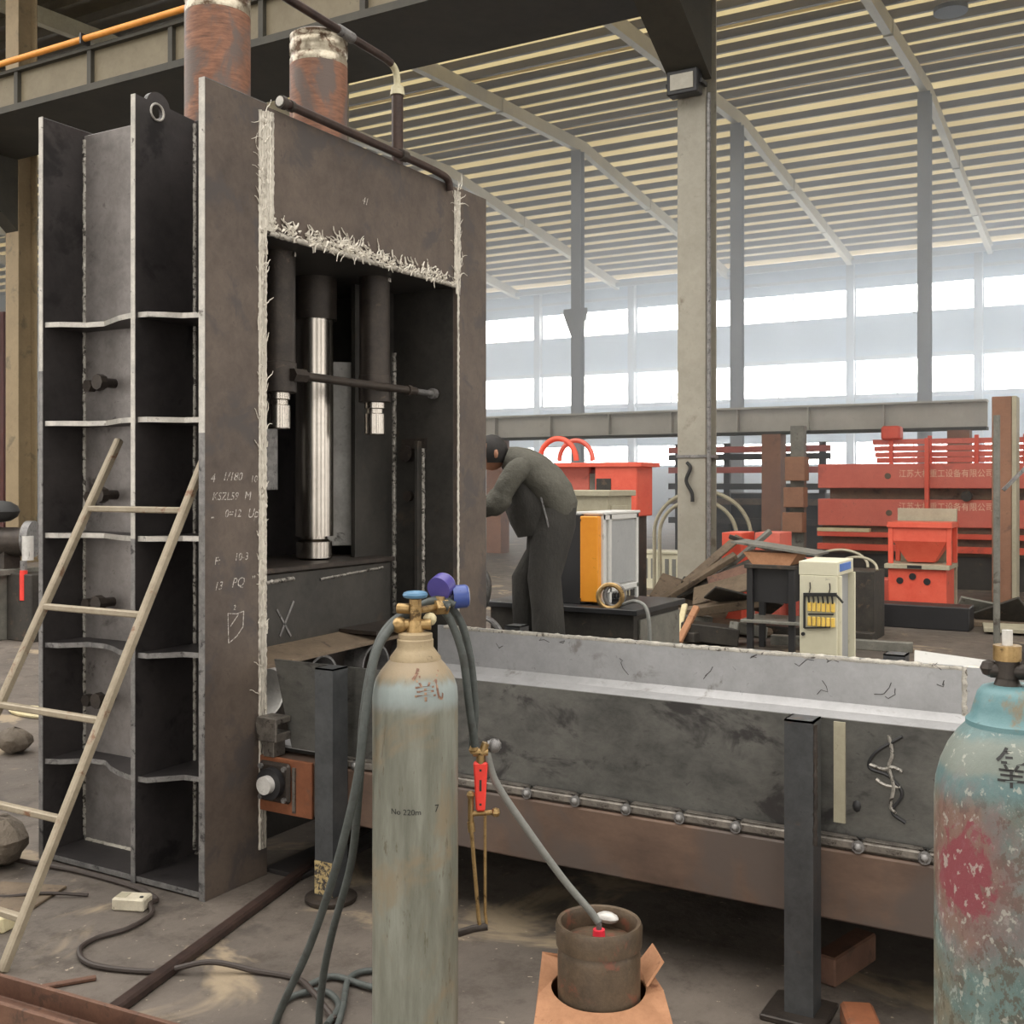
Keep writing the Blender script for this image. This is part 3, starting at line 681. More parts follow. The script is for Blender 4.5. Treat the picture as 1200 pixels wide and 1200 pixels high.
MB().bar((-3.597, 4.00, .96), (-3.597, 4.10, 1.12), .012, .002, (1, 0, 0)).bar((-3.597, 3.98, 1.09), (-3.597, 4.08, .95), .01, .002, (1, 0, 0)).build('chalk_mark', 'dull_edge', rb_)
lp = MB().add([(-3.60, 3.60, .915), (-3.60, 4.9, .935), (-3.375, 4.9, .905), (-3.375, 3.60, .885), (-3.60, 3.60, .899), (-3.60, 4.9, .919), (-3.375, 4.9, .889), (-3.375, 3.60, .869)],
              [(0, 1, 2, 3), (7, 6, 5, 4), (0, 4, 5, 1), (1, 5, 6, 2), (2, 6, 7, 3), (3, 7, 4, 0)]).build('ledge_plate', 'junk_brown', pr)
MB().box(-3.60, -3.36, 4.45, 4.98, .925, .945).build('ledge_plate', 'dark_metal', pr)
for y in (3.70, 4.08, 4.50, 4.90):
    MB().pipe((-3.95, y, .76), (-3.40, y, .76), .115, .103, 32).build('guide_tube', 'bright_plate' if y < 4 else 'dull_edge', pr, True)
plate('tube_carrier', 'dark_metal', -3.60, -3.52, 3.60, 5.0, .50, .87)
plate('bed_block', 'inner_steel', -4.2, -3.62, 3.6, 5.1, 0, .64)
# fittings at the left of the blade beam
f_ = MB().tube([(-3.62, 3.70+.035*math.cos(a), 1.36+.05*math.sin(a)) for a in [2*math.pi*k/16 for k in range(16)]], .016, 8, True)
f_.tube(smoothpath([(-3.66, 3.69, 1.42), (-3.66, 3.72, 1.6), (-3.68, 3.68, 1.75), (-3.68, 3.72, 1.95)], 5), .022, 8).cyl((-3.66, 3.66, 1.62), (-3.58, 3.66, 1.60), .05, 10)
f_.box(-3.72, -3.68, 3.60, 3.76, 1.86, 1.95).box(-3.72, -3.66, 3.66, 3.78, 1.30, 1.50)
f_.build('valve_fitting', 'dark_metal', pr, True)
MB().cyl((-3.55, 3.64, 1.62), (-3.48, 3.62, 1.58), .045, 12).build('fitting_cap', 'dull_edge', pr, True)
plate('guide_plate', 'dull_edge', -3.90, -3.88, 4.12, 4.30, 1.66, 2.0)
plate('base_strip', 'dark_steel', XF-.03, XF+.18, 3.60, 5.10, 0, .02)

# ================================================================== THE FEED TROUGH
tr_ = thing('feed_trough', 'long open steel feed trough on a rusty beam frame with square legs', 'trough', (-1.3, 4.2, 0))
XL, XR = -3.27, .95
MB().add([(XL+.10, 3.600, .56), (XR, 3.600, .56), (XR, 3.600, .932), (XL, 3.600, .932), (XL+.10, 3.612, .56), (XR, 3.612, .56), (XR, 3.612, .932), (XL, 3.612, .932)],
         [(0, 1, 2, 3), (7, 6, 5, 4), (0, 4, 5, 1), (1, 5, 6, 2), (2, 6, 7, 3), (3, 7, 4, 0)]).build('near_side', 'trough_out', tr_)
fs = MB().box(-3.29, -.655, 4.90, 4.912, .72, .932).build('far_side', 'trough_in', tr_)
fs2 = MB().box(-.645, XR, 4.90, 4.912, .72, .930).build('far_side', 'trough_in', tr_)
e = MB().bead((-3.25, 4.906, .931), (-.66, 4.906, .931), (0, 1, 0), (0, 0, 1), .014, .004, .02, .9)
e.bead((-3.25, 4.899, .922), (-.66, 4.899, .922), (0, 0, 1), (0, -1, 0), .016, .003, .025, .9); e.build('cut_edge', 'weld', fs, True)
MB().bead((-.64, 4.906, .929), (XR, 4.906, .929), (0, 1, 0), (0, 0, 1), .014, .005, .03, .8).build('cut_edge', 'weld', fs2, True)
MB().bead((-.65, 4.899, .70), (-.65, 4.899, .93), (1, 0, 0), (0, -1, 0), .022, .008, .012, .7).build('weld_seam', 'weld', tr_, True)
d_ = MB(); rr = random.Random(5)
for k in range(13):
    x = rr.uniform(-3.0, -.7); z = rr.uniform(.80, .925); pts = [(x, 4.8985, z)]
    for j in range(4): x += rr.uniform(-.03, .03); z += rr.uniform(-.03, .012); pts.append((x, 4.8985, z))
    d_.tube(pts, .0014, 4)
d_.build('burn_marks', 'dark_metal', fs, kind='stuff')
fl_ = [(4.906, .735), (4.86, .70), (4.72, .665), (4.4, .60), (4.0, .572), (3.61, .565)]
b = MB()
for (y0, z0), (y1, z1) in zip(fl_[:-1], fl_[1:]):
    b.add([(-3.29, y0, z0), (XR, y0, z0), (XR, y1, z1), (-3.29, y1, z1), (-3.29, y0, z0-.012), (XR, y0, z0-.012), (XR, y1, z1-.012), (-3.29, y1, z1-.012)],
          [(0, 1, 2, 3), (7, 6, 5, 4), (0, 4, 5, 1), (1, 5, 6, 2), (2, 6, 7, 3), (3, 7, 4, 0)])
b.build('trough_floor', 'trough_in', tr_, True)
nb = MB().box(-3.285, XR, 3.545, 3.66, .300, .525).build('side_beam', 'beam_rust', tr_, bevel=.006)
MB().box(-3.30, XR, 4.80, 4.92, .300, .66).build('side_beam', 'beam_rust', tr_, bevel=.006)
MB().box(-3.28, XR, 4.93, 4.945, 0, .66).build('shade_plate', 'dark_steel', tr_)  # added plate, keeps light from behind out from under the trough
for x in (-3.0, -1.9, -.8, .3): MB().box(x-.05, x+.05, 3.66, 4.80, .32, .52).build('cross_member', 'beam_rust', tr_)
ep = MB().box(-3.288, -3.00, 3.530, 3.545, .295, .53).build('end_plate', 'primer', tr_, bevel=.003)
MB().box(-3.10, -3.085, 3.522, 3.531, .31, .50).build('weld_seam', 'bolt_strip', ep)
bp = MB().box(-3.275, -3.105, 3.505, 3.531, .345, .515).build('bearing_plate', 'dark_metal', tr_, bevel=.012)
MB().cyl((-3.19, 3.505, .43), (-3.19, 3.475, .43), .066, 28).build('bearing_ring', 'black_paint', bp, True)
MB().cyl((-3.19, 3.48, .43), (-3.19, 3.445, .43), .038, 24).build('shaft_end', 'bright_plate', bp, True)
for (x, z) in ((-3.255, .365), (-3.125, .365), (-3.255, .495), (-3.125, .495)):
    MB().cyl((x, 3.505, z), (x, 3.493, z), .012, 6).build('bolt', 'dull_edge', bp)
# clamp of stacked channels next to the jamb
cl = MB().box(-3.28, -3.17, 3.50, 3.595, .60, .635).box(-3.28, -3.17, 3.50, 3.515, .635, .675).box(-3.28, -3.17, 3.50, 3.595, .675, .70).box(-3.26, -3.20, 3.52, 3.595, .53, .60)
cl.build('clamp', 'bolt_strip', tr_, bevel=.003)
x = -2.98; seg = None
while x < XR-.2:
    if seg is None:
        seg = MB().box(x, x+.190, 3.552, 3.600, .526, .566).build('clip_strip', 'bolt_strip', tr_, bevel=.010)
        MB().bead((x, 3.560, .564), (x+.19, 3.560, .564), (0, 1, -.6), (0, -1, 1), .014, .004, .012).build('weld_seam', 'weld_dull', seg, True)
        MB().ball((x+.195, 3.546, .545), .015, 10).cyl((x+.195, 3.556, .545), (x+.195, 3.543, .545), .020, 10).build('bolt', 'dull_edge', seg, True)
        x0 = x
    else: dup(seg, tr_, (x-x0, 0, 0))
    x += .200
for i, (x, y) in enumerate(((-2.865, 3.49), (-.945, 3.49), (-2.865, 5.01), (-.945, 5.01))):
    lg = MB().box(x-.046, x+.046, y-.045, y-.039, 0.02, .948).box(x+.040, x+.046, y-.039, y+.05, .02, .948).box(x-.046, x-.040, y-.039, y+.05, .02, .948).box(x-.046, x+.046, y-.045, y+.05, .942, .948)
    lg = lg.build('leg', 'leg_steel', tr_)
    if i == 0:
        MB().lathe([(.10, 0), (.105, .008), (.105, .02), (.09, .028), (.06, .03)], (x, y, 0), 28).build('foot', 'dark_metal', lg, True)
        MB().box(x-.047, x+.047, y-.0465, y-.0445, .035, .17).build('old_paint', pm('peeling_paint', (150, 128, 84), (186, 166, 120), 30, .8, 0, .3, (56, 52, 50), .5), lg)
    else:
        MB().box(x-.11, x+.09, y-.10, y+.10, 0, .02).build('foot', 'dark_metal', lg, bevel=.004)
    if i == 1:
        MB().bead((x+.050, y-.040, .56), (x+.050, y-.040, .94), (1, 0, 0), (0, -1, 0), .016, .008).build('weld_seam', 'dark_metal', lg, True)
MB().box(-.872, -.835, 3.592, 3.600, .60, .925).build('glint_strip', 'old_beige', tr_)  # pale strip standing in for a bright reflection on the near side
sc = MB()
for pts in ([(-.70, 3.597, .90), (-.69, 3.596, .84), (-.70, 3.595, .80), (-.685, 3.594, .74), (-.695, 3.595, .68), (-.68, 3.596, .655)], [(-.76, 3.597, .80), (-.72, 3.596, .79), (-.69, 3.596, .80), (-.66, 3.597, .79)], [(-.74, 3.597, .755), (-.71, 3.596, .74), (-.665, 3.597, .74)]):
    sc.tube(smoothpath(pts, 4), .006, 6)
sc.build('torch_scar', 'weld_dull', tr_, True)
MB().tube(smoothpath([(-.66, 3.597, .90), (-.74, 3.597, .84), (-.76, 3.597, .79), (-.70, 3.597, .77), (-.66, 3.597, .72), (-.69, 3.597, .66), (-.65, 3.597, .63)], 5), .006, 6).build('torch_scar', 'black_paint', tr_, True)
MB().ball((-.80, 3.598, .66), .014, 8, (1, .4, 1.4)).build('torch_scar', 'black_paint', tr_, True)
bl = MB().obox((-.90, 3.88, .05), (.08, .30, .10), (0, 0, -.25)).build('timber_block', 'rust_iron', bevel=.006)
tag(bl, 'rusty orange block lying on the floor under the feed trough behind its leg', 'block')
bl = MB().obox((-.755, 3.45, .035), (.10, .16, .07), (0, 0, .4)).build('brick_stub', 'primer', bevel=.01)
tag(bl, 'small orange brick stub against the foot of the trough leg', 'brick')

# ================================================================== GAS CYLINDERS
def wrap(prof, c, th0, zc, k=1.0):
    def rad(z):
        for (r0, z0), (r1, z1) in zip(prof[:-1], prof[1:]):
            if z0 <= z <= z1 and z1 > z0: return r0+(r1-r0)*(z-z0)/(z1-z0)
        return prof[0][0]
    def fn(u, v, d):
        z = zc+v; r = rad(z)+.0012; a = th0+u/max(rad(z), .04)*k
        return (c[0]+r*math.cos(a), c[1]+r*math.sin(a), c[2]+z)
    return fn
CA = (-1.62, 2.31, 0); CBX = (-.165, 1.752, 0)
profA = [(.095, 0), (.108, .012), (.1095, .03), (.1095, 1.150), (.1075, 1.175), (.101, 1.197), (.090, 1.216), (.076, 1.234), (.0655, 1.246)]
ga = thing('gas_cylinder', 'weathered grey green gas cylinder with blue handwheel and twin blue gauges', 'gas cylinder', CA)
MB().lathe(profA, CA, 56).build('body', 'oxygen_paint_a', ga, True)
MB().lathe([(.0655, 1.240), (.0655, 1.252), (.052, 1.270), (.0465, 1.278), (.0465, 1.297), (.044, 1.300), (.044, 1.312), (.034, 1.316)], CA, 40).build('neck_ring', 'neck_paint', ga, True)
thA = math.atan2(-CA[1], -CA[0])
text_mesh('氧', .085, wrap(profA, CA, thA+.33, 1.190)).build('stencil', pm('stencil_brown', (104, 76, 64), (126, 94, 80), 40, .8, 0, 0, (156, 128, 106), .52), ga)
text_mesh('No 220m', .020, wrap(profA, CA, thA-.22, .885)).build('stencil', 'black_rubber', ga)
text_mesh('7', .026, wrap(profA, CA, thA+.50, .89)).build('stencil', 'black_rubber', ga)
va = MB().cyl((CA[0], CA[1], 1.305), (CA[0], CA[1], 1.345), .024, 14, .020).cyl((CA[0], CA[1], 1.345), (CA[0], CA[1], 1.385), .015, 14)
va.cyl((CA[0]-.035, CA[1]-.02, 1.335), (CA[0]+.035, CA[1]+.02, 1.335), .014, 12).ball((CA[0]-.035, CA[1]-.02, 1.333), .022, 10)
va = va.build('valve', 'brass', ga, True)
MB().cyl((CA[0], CA[1], 1.378), (CA[0], CA[1], 1.400), .0155, 6).cyl((CA[0], CA[1], 1.365), (CA[0], CA[1], 1.38), .018, 10).build('gland_nut', 'brass', va, True)
hw = [(CA[0]+.024*math.cos(a), CA[1]+.024*math.sin(a), 1.411) for a in [2*math.pi*k/28 for k in range(28)]]
MB().tube(hw, .0085, 8, True).lathe([(.024, -.004), (.024, .003), (.008, .006)], (CA[0], CA[1], 1.411), 20).build('handwheel', 'wheel_blue', va, True)
rx = Vector((.866, .5, 0)); aw = Vector((-.5, .866, 0)); A0 = Vector(CA)
def ca(u, w, z): return A0+rx*u+aw*w+Vector((0, 0, z))
rg = MB().cyl(ca(.012, 0, 1.372), ca(.045, .05, 1.372), .009, 10).cyl(ca(.045, .05, 1.373), ca(.075, .07, 1.373), .021, 6).cyl(ca(.06, .06, 1.36), ca(.06, .06, 1.40), .012, 10)
rg.cyl(ca(-.045, .01, 1.375), ca(-.012, 0, 1.375), .014, 10)
rg = rg.build('regulator', 'brass', ga, True)
def gauge(c, d, r, mat):
    c = Vector(c); d = Vector(d).normalized()
    g_ = MB().cyl(c-d*.019, c+d*.017, r, 28).cyl(c+d*.017, c+d*.023, r, 28, r*.9).build('gauge', mat, rg, True)
    MB().cyl(c+d*.0225, c+d*.0245, r*.82, 24).build('dial', 'white_panel', g_)
gauge(ca(.062, .085, 1.424), (-.05, .55, .18), .033, 'violet_plastic')
gauge(ca(.108, .10, 1.396), (.55, .50, .05), .031, 'blue_plastic')
MB().ball(ca(.035, .03, 1.345), .018, 10).build('ferrule', 'rag', rg, True)
def hose(name, pts, r, label, mat='hose', k=7, group=None, n=10):
    r = .0108 if r == .0095 else r
    o = MB().tube(smoothpath(pts, k), r, n).build(name, mat, None, True)
    return tag(o, label, 'hose', group)
hose('gas_hose', [(-1.575, 2.40, 1.372), (-1.61, 2.385, 1.388), (-1.655, 2.352, 1.366), (-1.668, 2.272, 1.329), (-1.668, 2.206, 1.267), (-1.664, 2.163, 1.143), (-1.678, 2.140, .954), (-1.753, 2.150, .726), (-1.882, 2.204, .49), (-2.012, 2.245, .287), (-2.16, 2.35, .09), (-2.30, 2.53, .014), (-2.42, 2.72, .014), (-2.36, 2.83, .014), (-2.25, 2.78, .014), (-2.20, 2.66, .014)], .0095,
     'grey hose draped over the weathered cylinder, outer run to the floor')
hose('gas_hose', [(-1.57, 2.42, 1.376), (-1.61, 2.405, 1.392), (-1.668, 2.372, 1.366), (-1.692, 2.300, 1.332), (-1.697, 2.242, 1.267), (-1.703, 2.205, 1.13), (-1.735, 2.225, .926), (-1.818, 2.299, .695), (-1.925, 2.353, .473), (-2.001, 2.401, .297), (-2.07, 2.47, .10), (-2.13, 2.60, .014), (-2.22, 2.76, .014), (-2.34, 2.95, .014), (-2.30, 3.04, .014), (-2.17, 3.02, .014), (-2.08, 2.9, .014)], .0095,
     'grey hose draped over the weathered cylinder, looping into the floor coil')
hose('gas_hose', [(-2.43, 2.83, .014), (-2.40, 2.93, .014), (-2.28, 2.93, .016), (-2.14, 2.92, .016), (-2.05, 2.80, .014)], .0095, 'short loop of grey hose lying flat on the floor behind the weathered cylinder')
hose('torch_hose', [(-1.575, 2.395, 1.38), (-1.60, 2.40, 1.372), (-1.580, 2.418, 1.33), (-1.553, 2.432, 1.24), (-1.538, 2.440, 1.106), (-1.530, 2.455, 1.003)], .0095, 'dark hose from gauge set down to the red torch, front one of the pair')
hose('torch_hose', [(-1.57, 2.43, 1.385), (-1.60, 2.445, 1.372), (-1.575, 2.462, 1.32), (-1.555, 2.473, 1.222), (-1.545, 2.478, 1.097), (-1.548, 2.470, .993)], .0095, 'dark hose from gauge set down to the red torch, rear one of the pair')

gb = thing('gas_cylinder', 'scuffed turquoise gas cylinder with a magenta paint smear and bare brass valve', 'gas cylinder', CBX)
profB = [(.095, 0), (.108, .012), (.1095, .03), (.1095, 1.235), (.1075, 1.262), (.101, 1.288), (.091, 1.312), (.078, 1.332), (.066, 1.345)]
MB().lathe(profB, CBX, 64).build('body', 'oxygen_paint_b', gb, True)
MB().lathe([(.066, 1.338), (.066, 1.352), (.060, 1.358), (.056, 1.372), (.050, 1.392), (.044, 1.400), (.030, 1.404)], CBX, 40).build('neck_ring', pm('collar_blue', (80, 118, 124), (104, 138, 142), 9, .5, 0, .2, (120, 112, 94), .60), gb, True)
thB = math.atan2(-CBX[1], -CBX[0])
text_mesh('氧', .055, wrap(profB, CBX, thB+.03, 1.300)).build('stencil', 'black_rubber', gb)
B0 = Vector(CBX)
def cbp(u, w, z): return B0+rx*u+aw*w+Vector((0, 0, z))
vb = MB().cyl(cbp(-.01, 0, 1.400), cbp(-.01, 0, 1.418), .020, 14, .014).cyl(cbp(-.01, 0, 1.415), cbp(-.01, 0, 1.445), .017, 12).cyl(cbp(-.03, .01, 1.425), cbp(.022, -.02, 1.425), .012, 12)
vb.cyl(cbp(.01, -.015, 1.425), cbp(.024, -.022, 1.425), .018, 12).ball(cbp(-.032, .01, 1.427), .013, 8)
vb = vb.build('valve', 'dark_metal', gb, True)
MB().cyl(cbp(-.01, 0, 1.440), cbp(-.01, 0, 1.462), .0195, 16).build('gland_nut', 'brass', vb, True)
MB().cyl(cbp(-.01, 0, 1.460), cbp(-.01, 0, 1.484), .0075, 8).build('spindle', 'bright_plate', vb, True)

# ================================================================== CUTTING TORCH, SMALL GAS CAN, CARTON
to = thing('cutting_torch', 'hanging cutting torch with flat red handle and thin brass tubes', 'torch', (-1.522, 2.47, .5))
hd = MB(); T0 = Vector((-1.522, 2.47, 0))
def tp(u, w, z): return T0+rx*u+aw*w+Vector((0, 0, z))
def slab(w0, w1, z0, z1, th, du=0):
    v = []
    for (z, w) in ((z0, w0), (z1, w1)):
        for j in (-th/2, th/2):
            for i in (-w/2, w/2): v.append(tp(i+du, j, z))
    hd.add(v, [(0, 2, 3, 1), (4, 5, 7, 6), (0, 1, 5, 4), (2, 6, 7, 3), (0, 4, 6, 2), (1, 3, 7, 5)])
slab(.024, .038, .832, .960, .024)
hn = hd.build('handle', 'red_plastic', to, bevel=.004)
mk = MB()
for (z, h) in ((.940, .006), (.90, .030), (.85, .006)): mk.add([tp(-.003, -.0124, z-h/2), tp(.003, -.0124, z-h/2), tp(.003, -.0124, z+h/2), tp(-.003, -.0124, z+h/2)], [(0, 1, 2, 3)])
mk.build('marking', 'dark_metal', hn)
v_ = MB().cyl(tp(0, 0, .955), tp(0, 0, .985), .012, 12).cyl(tp(-.02, 0, .985), tp(.02, 0, .985), .011, 10).ball(tp(-.018, 0, .992), .014, 8).cyl(tp(.005, 0, .985), tp(.014, 0, 1.01), .011, 10)
v_.build('valve_block', 'brass', to, True)
v_ = MB()
v_.cyl(tp(-.024, 0, .822), tp(.034, 0, .826), .007, 10).cyl(tp(-.026, 0, .80), tp(-.026, 0, .868), .008, 10).ball(tp(-.026, 0, .872), .012, 8).ball(tp(.04, 0, .826), .013, 8).cyl(tp(-.026, 0, .80), tp(-.024, 0, .775), .010, 10)
v_.build('mixer_block', 'brass', to, True)
MB().tube([tp(-.025, 0, .79), tp(-.018, 0, .70), tp(-.005, 0, .545), tp(-.002, 0, .525)], .0055, 8).tube([tp(.012, 0, .82), tp(.012, 0, .70), tp(.012, 0, .56), tp(.016, 0, .53)], .0042, 8).build('gas_tube', 'brass', to, True)
MB().tube([tp(.018, 0, .524), tp(-.02, 0, .518), tp(-.06, 0, .505)], .010, 10).build('cutting_head', 'dark_metal', to, True)
MB().ball(tp(.036, .01, 1.0), .02, 10).cyl(tp(.02, .01, 1.0), tp(.05, .01, 1.004), .014, 10).build('valve_knob', 'dull_edge', to, True)
hose('fuel_hose', [(-1.508, 2.478, .985), (-1.495, 2.505, .90), (-1.44, 2.56, .78), (-1.36, 2.63, .63), (-1.302, 2.676, .540), (-1.283, 2.688, .508)], .010, 'pale grey hose running from the red torch to the small rusty gas can', 'hose_light')

hose('thin_hose', [(-1.60, 2.50, .012), (-1.56, 2.62, .012), (-1.64, 2.72, .012), (-1.80, 2.72, .012), (-1.92, 2.62, .012)], .007, 'thin black hose curled on the floor below the torch tip', 'black_rubber')
KC = (-1.281, 2.69, 0)
cn = thing('gas_can', 'small squat rusty gas can with ring collar and red valve hood', 'gas can', (KC[0], KC[1], .02))
MB().lathe([(.085, .02), (.105, .03), (.112, .06), (.112, .425), (.106, .448), (.095, .46), (.02, .470)], KC, 48).build('body', 'can_rust', cn, True)
cg = []
for k in range(30):
    a0, a1 = 2*math.pi*k/36, 2*math.pi*(k+1)/36
ring = MB()
n = 48; vs = []
prof4 = [(.100, .445), (.116, .450), (.118, .500), (.113, .512), (.104, .510), (.100, .50)]
for (r, z) in prof4: vs += [(KC[0]+r*math.cos(2*math.pi*k/n), KC[1]+r*math.sin(2*math.pi*k/n), z) for k in range(n)]
fsx = []
for i in range(6):
    o, o2 = i*n, ((i+1) % 6)*n
    fsx += [(o+k, o+(k+1) % n, o2+(k+1) % n, o2+k) for k in range(n)]
ring.add(vs, fsx).build('collar', 'can_rust', cn, True)
MB().cyl((KC[0], KC[1], .466), (KC[0], KC[1], .488), .018, 14, .016).build('valve_hood', 'red_hood', cn, True)
MB().cyl((KC[0], KC[1], .486), (KC[0], KC[1], .512), .008, 10).build('valve_stem', 'dull_edge', cn, True)
MB().ball((KC[0]-.01, KC[1]+.075, .492), .026, 12, (1.3, .8, .6)).build('pressure_cap', 'bright_plate', cn, True)
# carton: sloped sides, torn top with a hole for the can
ct = thing('cardboard_carton', 'torn brown cardboard carton holding up the small gas can', 'carton', (KC[0]+.02, KC[1]-.05, 0))
def kp(u, w, z): p = Vector((KC[0], KC[1], 0))+rx*u+aw*w; return (p.x, p.y, z)
outl = [(-.150, .13), (-.165, -.02), (-.185, -.17), (-.05, -.19), (.10, -.185), (.185, -.17), (.175, 0), (.150, .12)]
hole = [(.128*math.cos(a)*(1+.05*math.sin(3*a)), .124*math.sin(a)) for a in [2*math.pi*k/32 for k in range(32)]]
def ztop(u, w): return .318+.10*max(0, w+.03)*(1 if u < 0 else .8)+(.035 if u < -.12 and w > .05 else 0)-max(0, -.125-w)*.9
holed(outl, [hole], lambda u, v, t: kp(u, v, ztop(u, v)+t), .006).build('top_flap', 'cardboard', ct)
b = MB(); m = len(outl)
bot = [(-.19, .17), (-.205, -.02), (-.235, -.24), (-.06, -.25), (.11, -.25), (.235, -.24), (.21, 0), (.19, .17)]
vv = [kp(u, w, ztop(u, w)) for u, w in outl]+[kp(u, w, .0) for u, w in bot]+[kp(u*.97, w*.97, ztop(u, w)) for u, w in outl]+[kp(u*.97, w*.97, .0) for u, w in bot]
ff = []
for k in range(m): k2 = (k+1) % m; ff += [(k, k2, m+k2, m+k), (2*m+k, 3*m+k, 3*m+k2, 2*m+k2), (k, 2*m+k, 2*m+k2, k2), (m+k, m+k2, 3*m+k2, 3*m+k)]
b.add(vv, ff).build('side_panels', 'cardboard', ct)
b = MB().add([kp(.125, -.02, .345), kp(.175, .02, .395), kp(.16, .12, .40), kp(.12, .10, .36), kp(.130, -.02, .340), kp(.180, .02, .390), kp(.165, .12, .395), kp(.125, .10, .355)], [(0, 1, 2, 3), (7, 6, 5, 4), (0, 4, 5, 1), (1, 5, 6, 2), (2, 6, 7, 3), (3, 7, 4, 0)])
b.build('torn_flap', 'cardboard', ct)

# ================================================================== LADDER
la = thing('ladder', 'worn beige steel ladder leaning on the ribbed side of the press', 'ladder', (-3.7, 2.75, 0))
def lad(x, s_):   # s_ = height above the floor
    return Vector((x, 2.405+s_*(3.195-2.405)/1.59, s_))
def rail(x0, x1, top):
    a = lad(x0, 0); b = lad(x1, top)
    MB().bar(a, b, .034, .034, (0, 1, .3)).build('rail', 'ladder', la, bevel=.006)
rail(-3.43, -3.375, 1.86); rail(-4.06, -3.945, 1.89)
for z in (.16, .47, .80, 1.18, 1.585):
    t_ = z/1.87; xa = -3.43+.055*t_; xb = -4.06+.115*t_
    a = lad(xa, z); b = lad(xb, z)
    MB().bar(a, b, .028, .026).build('rung', 'ladder', la, bevel=.005)

# ================================================================== FLOOR CLUTTER NEAR THE PRESS
jb = thing('junction_box', 'dirty white junction box lying on the floor by the press foot', 'box', (-3.50, 3.03, 0))
jm = MB().obox((-3.50, 3.03, .025), (.135, .08, .05), (0, 0, .38)).build('case', 'box_white', jb, bevel=.006)
MB().cyl((-3.452, 3.035, .049), (-3.452, 3.035, .053), .008, 10).build('knob', 'black_rubber', jb)
MB().obox((-3.535, 3.016, .0505), (.045, .05, .002), (0, 0, .38)).build('cover', 'old_beige', jb)
tag(MB().tube(smoothpath([(-4.45, 3.12, .012), (-4.162, 3.158, .012), (-3.988, 3.175, .012), (-3.66, 3.17, .012), (-3.47, 3.125, .012), (-3.43, 3.06, .02), (-3.36, 3.0, .012), (-3.33, 2.86, .012), (-3.36, 2.74, .012), (-3.325, 2.64, .012), (-3.18, 2.585, .012), (-2.952, 2.66, .012), (-2.80, 2.755, .042), (-2.657, 2.834, .012), (-2.5, 2.86, .012), (-2.36, 2.78, .033), (-2.2, 2.70, .012)], 7), .010, 8).build('power_cable', 'cable', None, True),
    'dark cable snaking over the floor from the white junction box', 'cable')
sb = MB().bar((-2.83, 2.33, .018), (-3.30, 4.25, .018), .05, .035).build('steel_bar', 'pipe_black', bevel=.008)
tag(sb, 'long dark steel bar lying on the floor pointing under the press', 'bar')
sb = MB().bar((-2.93, 2.95, .013), (-3.02, 3.60, .013), .03, .024).build('steel_bar', 'dark_metal', bevel=.005)
sb.location.x -= .22; sb.location.y += .62
tag(sb, 'short thin steel bar on the floor just inside the press window', 'bar')
chn = MB().prism([(2.12, 0), (2.27, 0), (2.27, .08), (2.255, .08), (2.255, .012), (2.135, .012), (2.135, .08), (2.12, .08)], 'x', -4.2, -2.35).build('channel_iron', 'rust_iron', bevel=.003)
chn.rotation_euler[2] = R_(4); chn.location.y += .02
tag(chn, 'rusty red channel iron lying open side up on the floor at the ladder foot', 'channel')
tag(MB().bar((-3.20, 2.39, .008), (-3.10, 2.53, .008), .022, .014).build('rebar_stub', 'rust_iron', bevel=.003), 'short rusty offcut beside the channel iron', 'offcut')
def lump(name, c, sz, mat, label, cat, seed):
    r = random.Random(seed); m = MB().ball((c[0], c[1], c[2]+sz[2]*.5), .5, 14)
    m.v = [(c[0]+(p[0]-c[0])*sz[0]*r.uniform(.86, 1.12), c[1]+(p[1]-c[1])*sz[1]*r.uniform(.86, 1.12), max(c[2], c[2]+sz[2]*.5+(p[2]-c[2]-sz[2]*.5)*sz[2]*r.uniform(.85, 1.1))) for p in m.v]
    return tag(m.build(name, mat, None, True), label, cat)
lump('concrete_chunk', (-4.40, 3.06, 0), (.30, .26, .22), 'stone', 'broken grey concrete chunk on the floor beside the press foot', 'chunk', 2)
lump('concrete_chunk', (-6.15, 4.4, 0), (.24, .2, .16), 'stone', 'small concrete chunk further along the floor past the ladder', 'chunk', 4)
tag(MB().obox((-3.83, 2.62, .03), (.22, .07, .06), (0, 0, .2)).build('wood_offcut', 'rag', bevel=.006), 'pale yellowish wood offcut behind the ladder foot', 'offcut')
tag(MB().obox((-3.99, 2.83, .006), (.30, .34, .012), (0, 0, .35)).build('sheet_scrap', 'junk_brown', bevel=.003), 'thin brown sheet metal scrap flat on the floor by the concrete chunk', 'sheet')
tag(MB().tube([(-7.0+.28*math.cos(a), 5.2+.10*math.sin(a), .02) for a in [2*math.pi*k/14 for k in range(14)]], .018, 6, True).build('cloth_strip', 'rag', None, True), 'loop of pale yellow cloth strip on the floor past the ladder', 'cloth')
tag(MB().tube(smoothpath([(-4.6, 2.7, .008), (-4.1, 2.80, .008), (-3.9, 2.92, .02), (-3.75, 3.02, .008)], 6), .007, 6).build('wire', 'cable', None, True), 'thin black wire crossing the brown sheet scrap', 'wire')
# ================================================================== BEHIND THE PRESS AND TROUGH
def bx(name, mat, x0, x1, y0, y1, z0, z1, parent=None, bevel=.004): return MB().box(x0, x1, y0, y1, z0, z1).build(name, mat, parent, bevel=bevel)
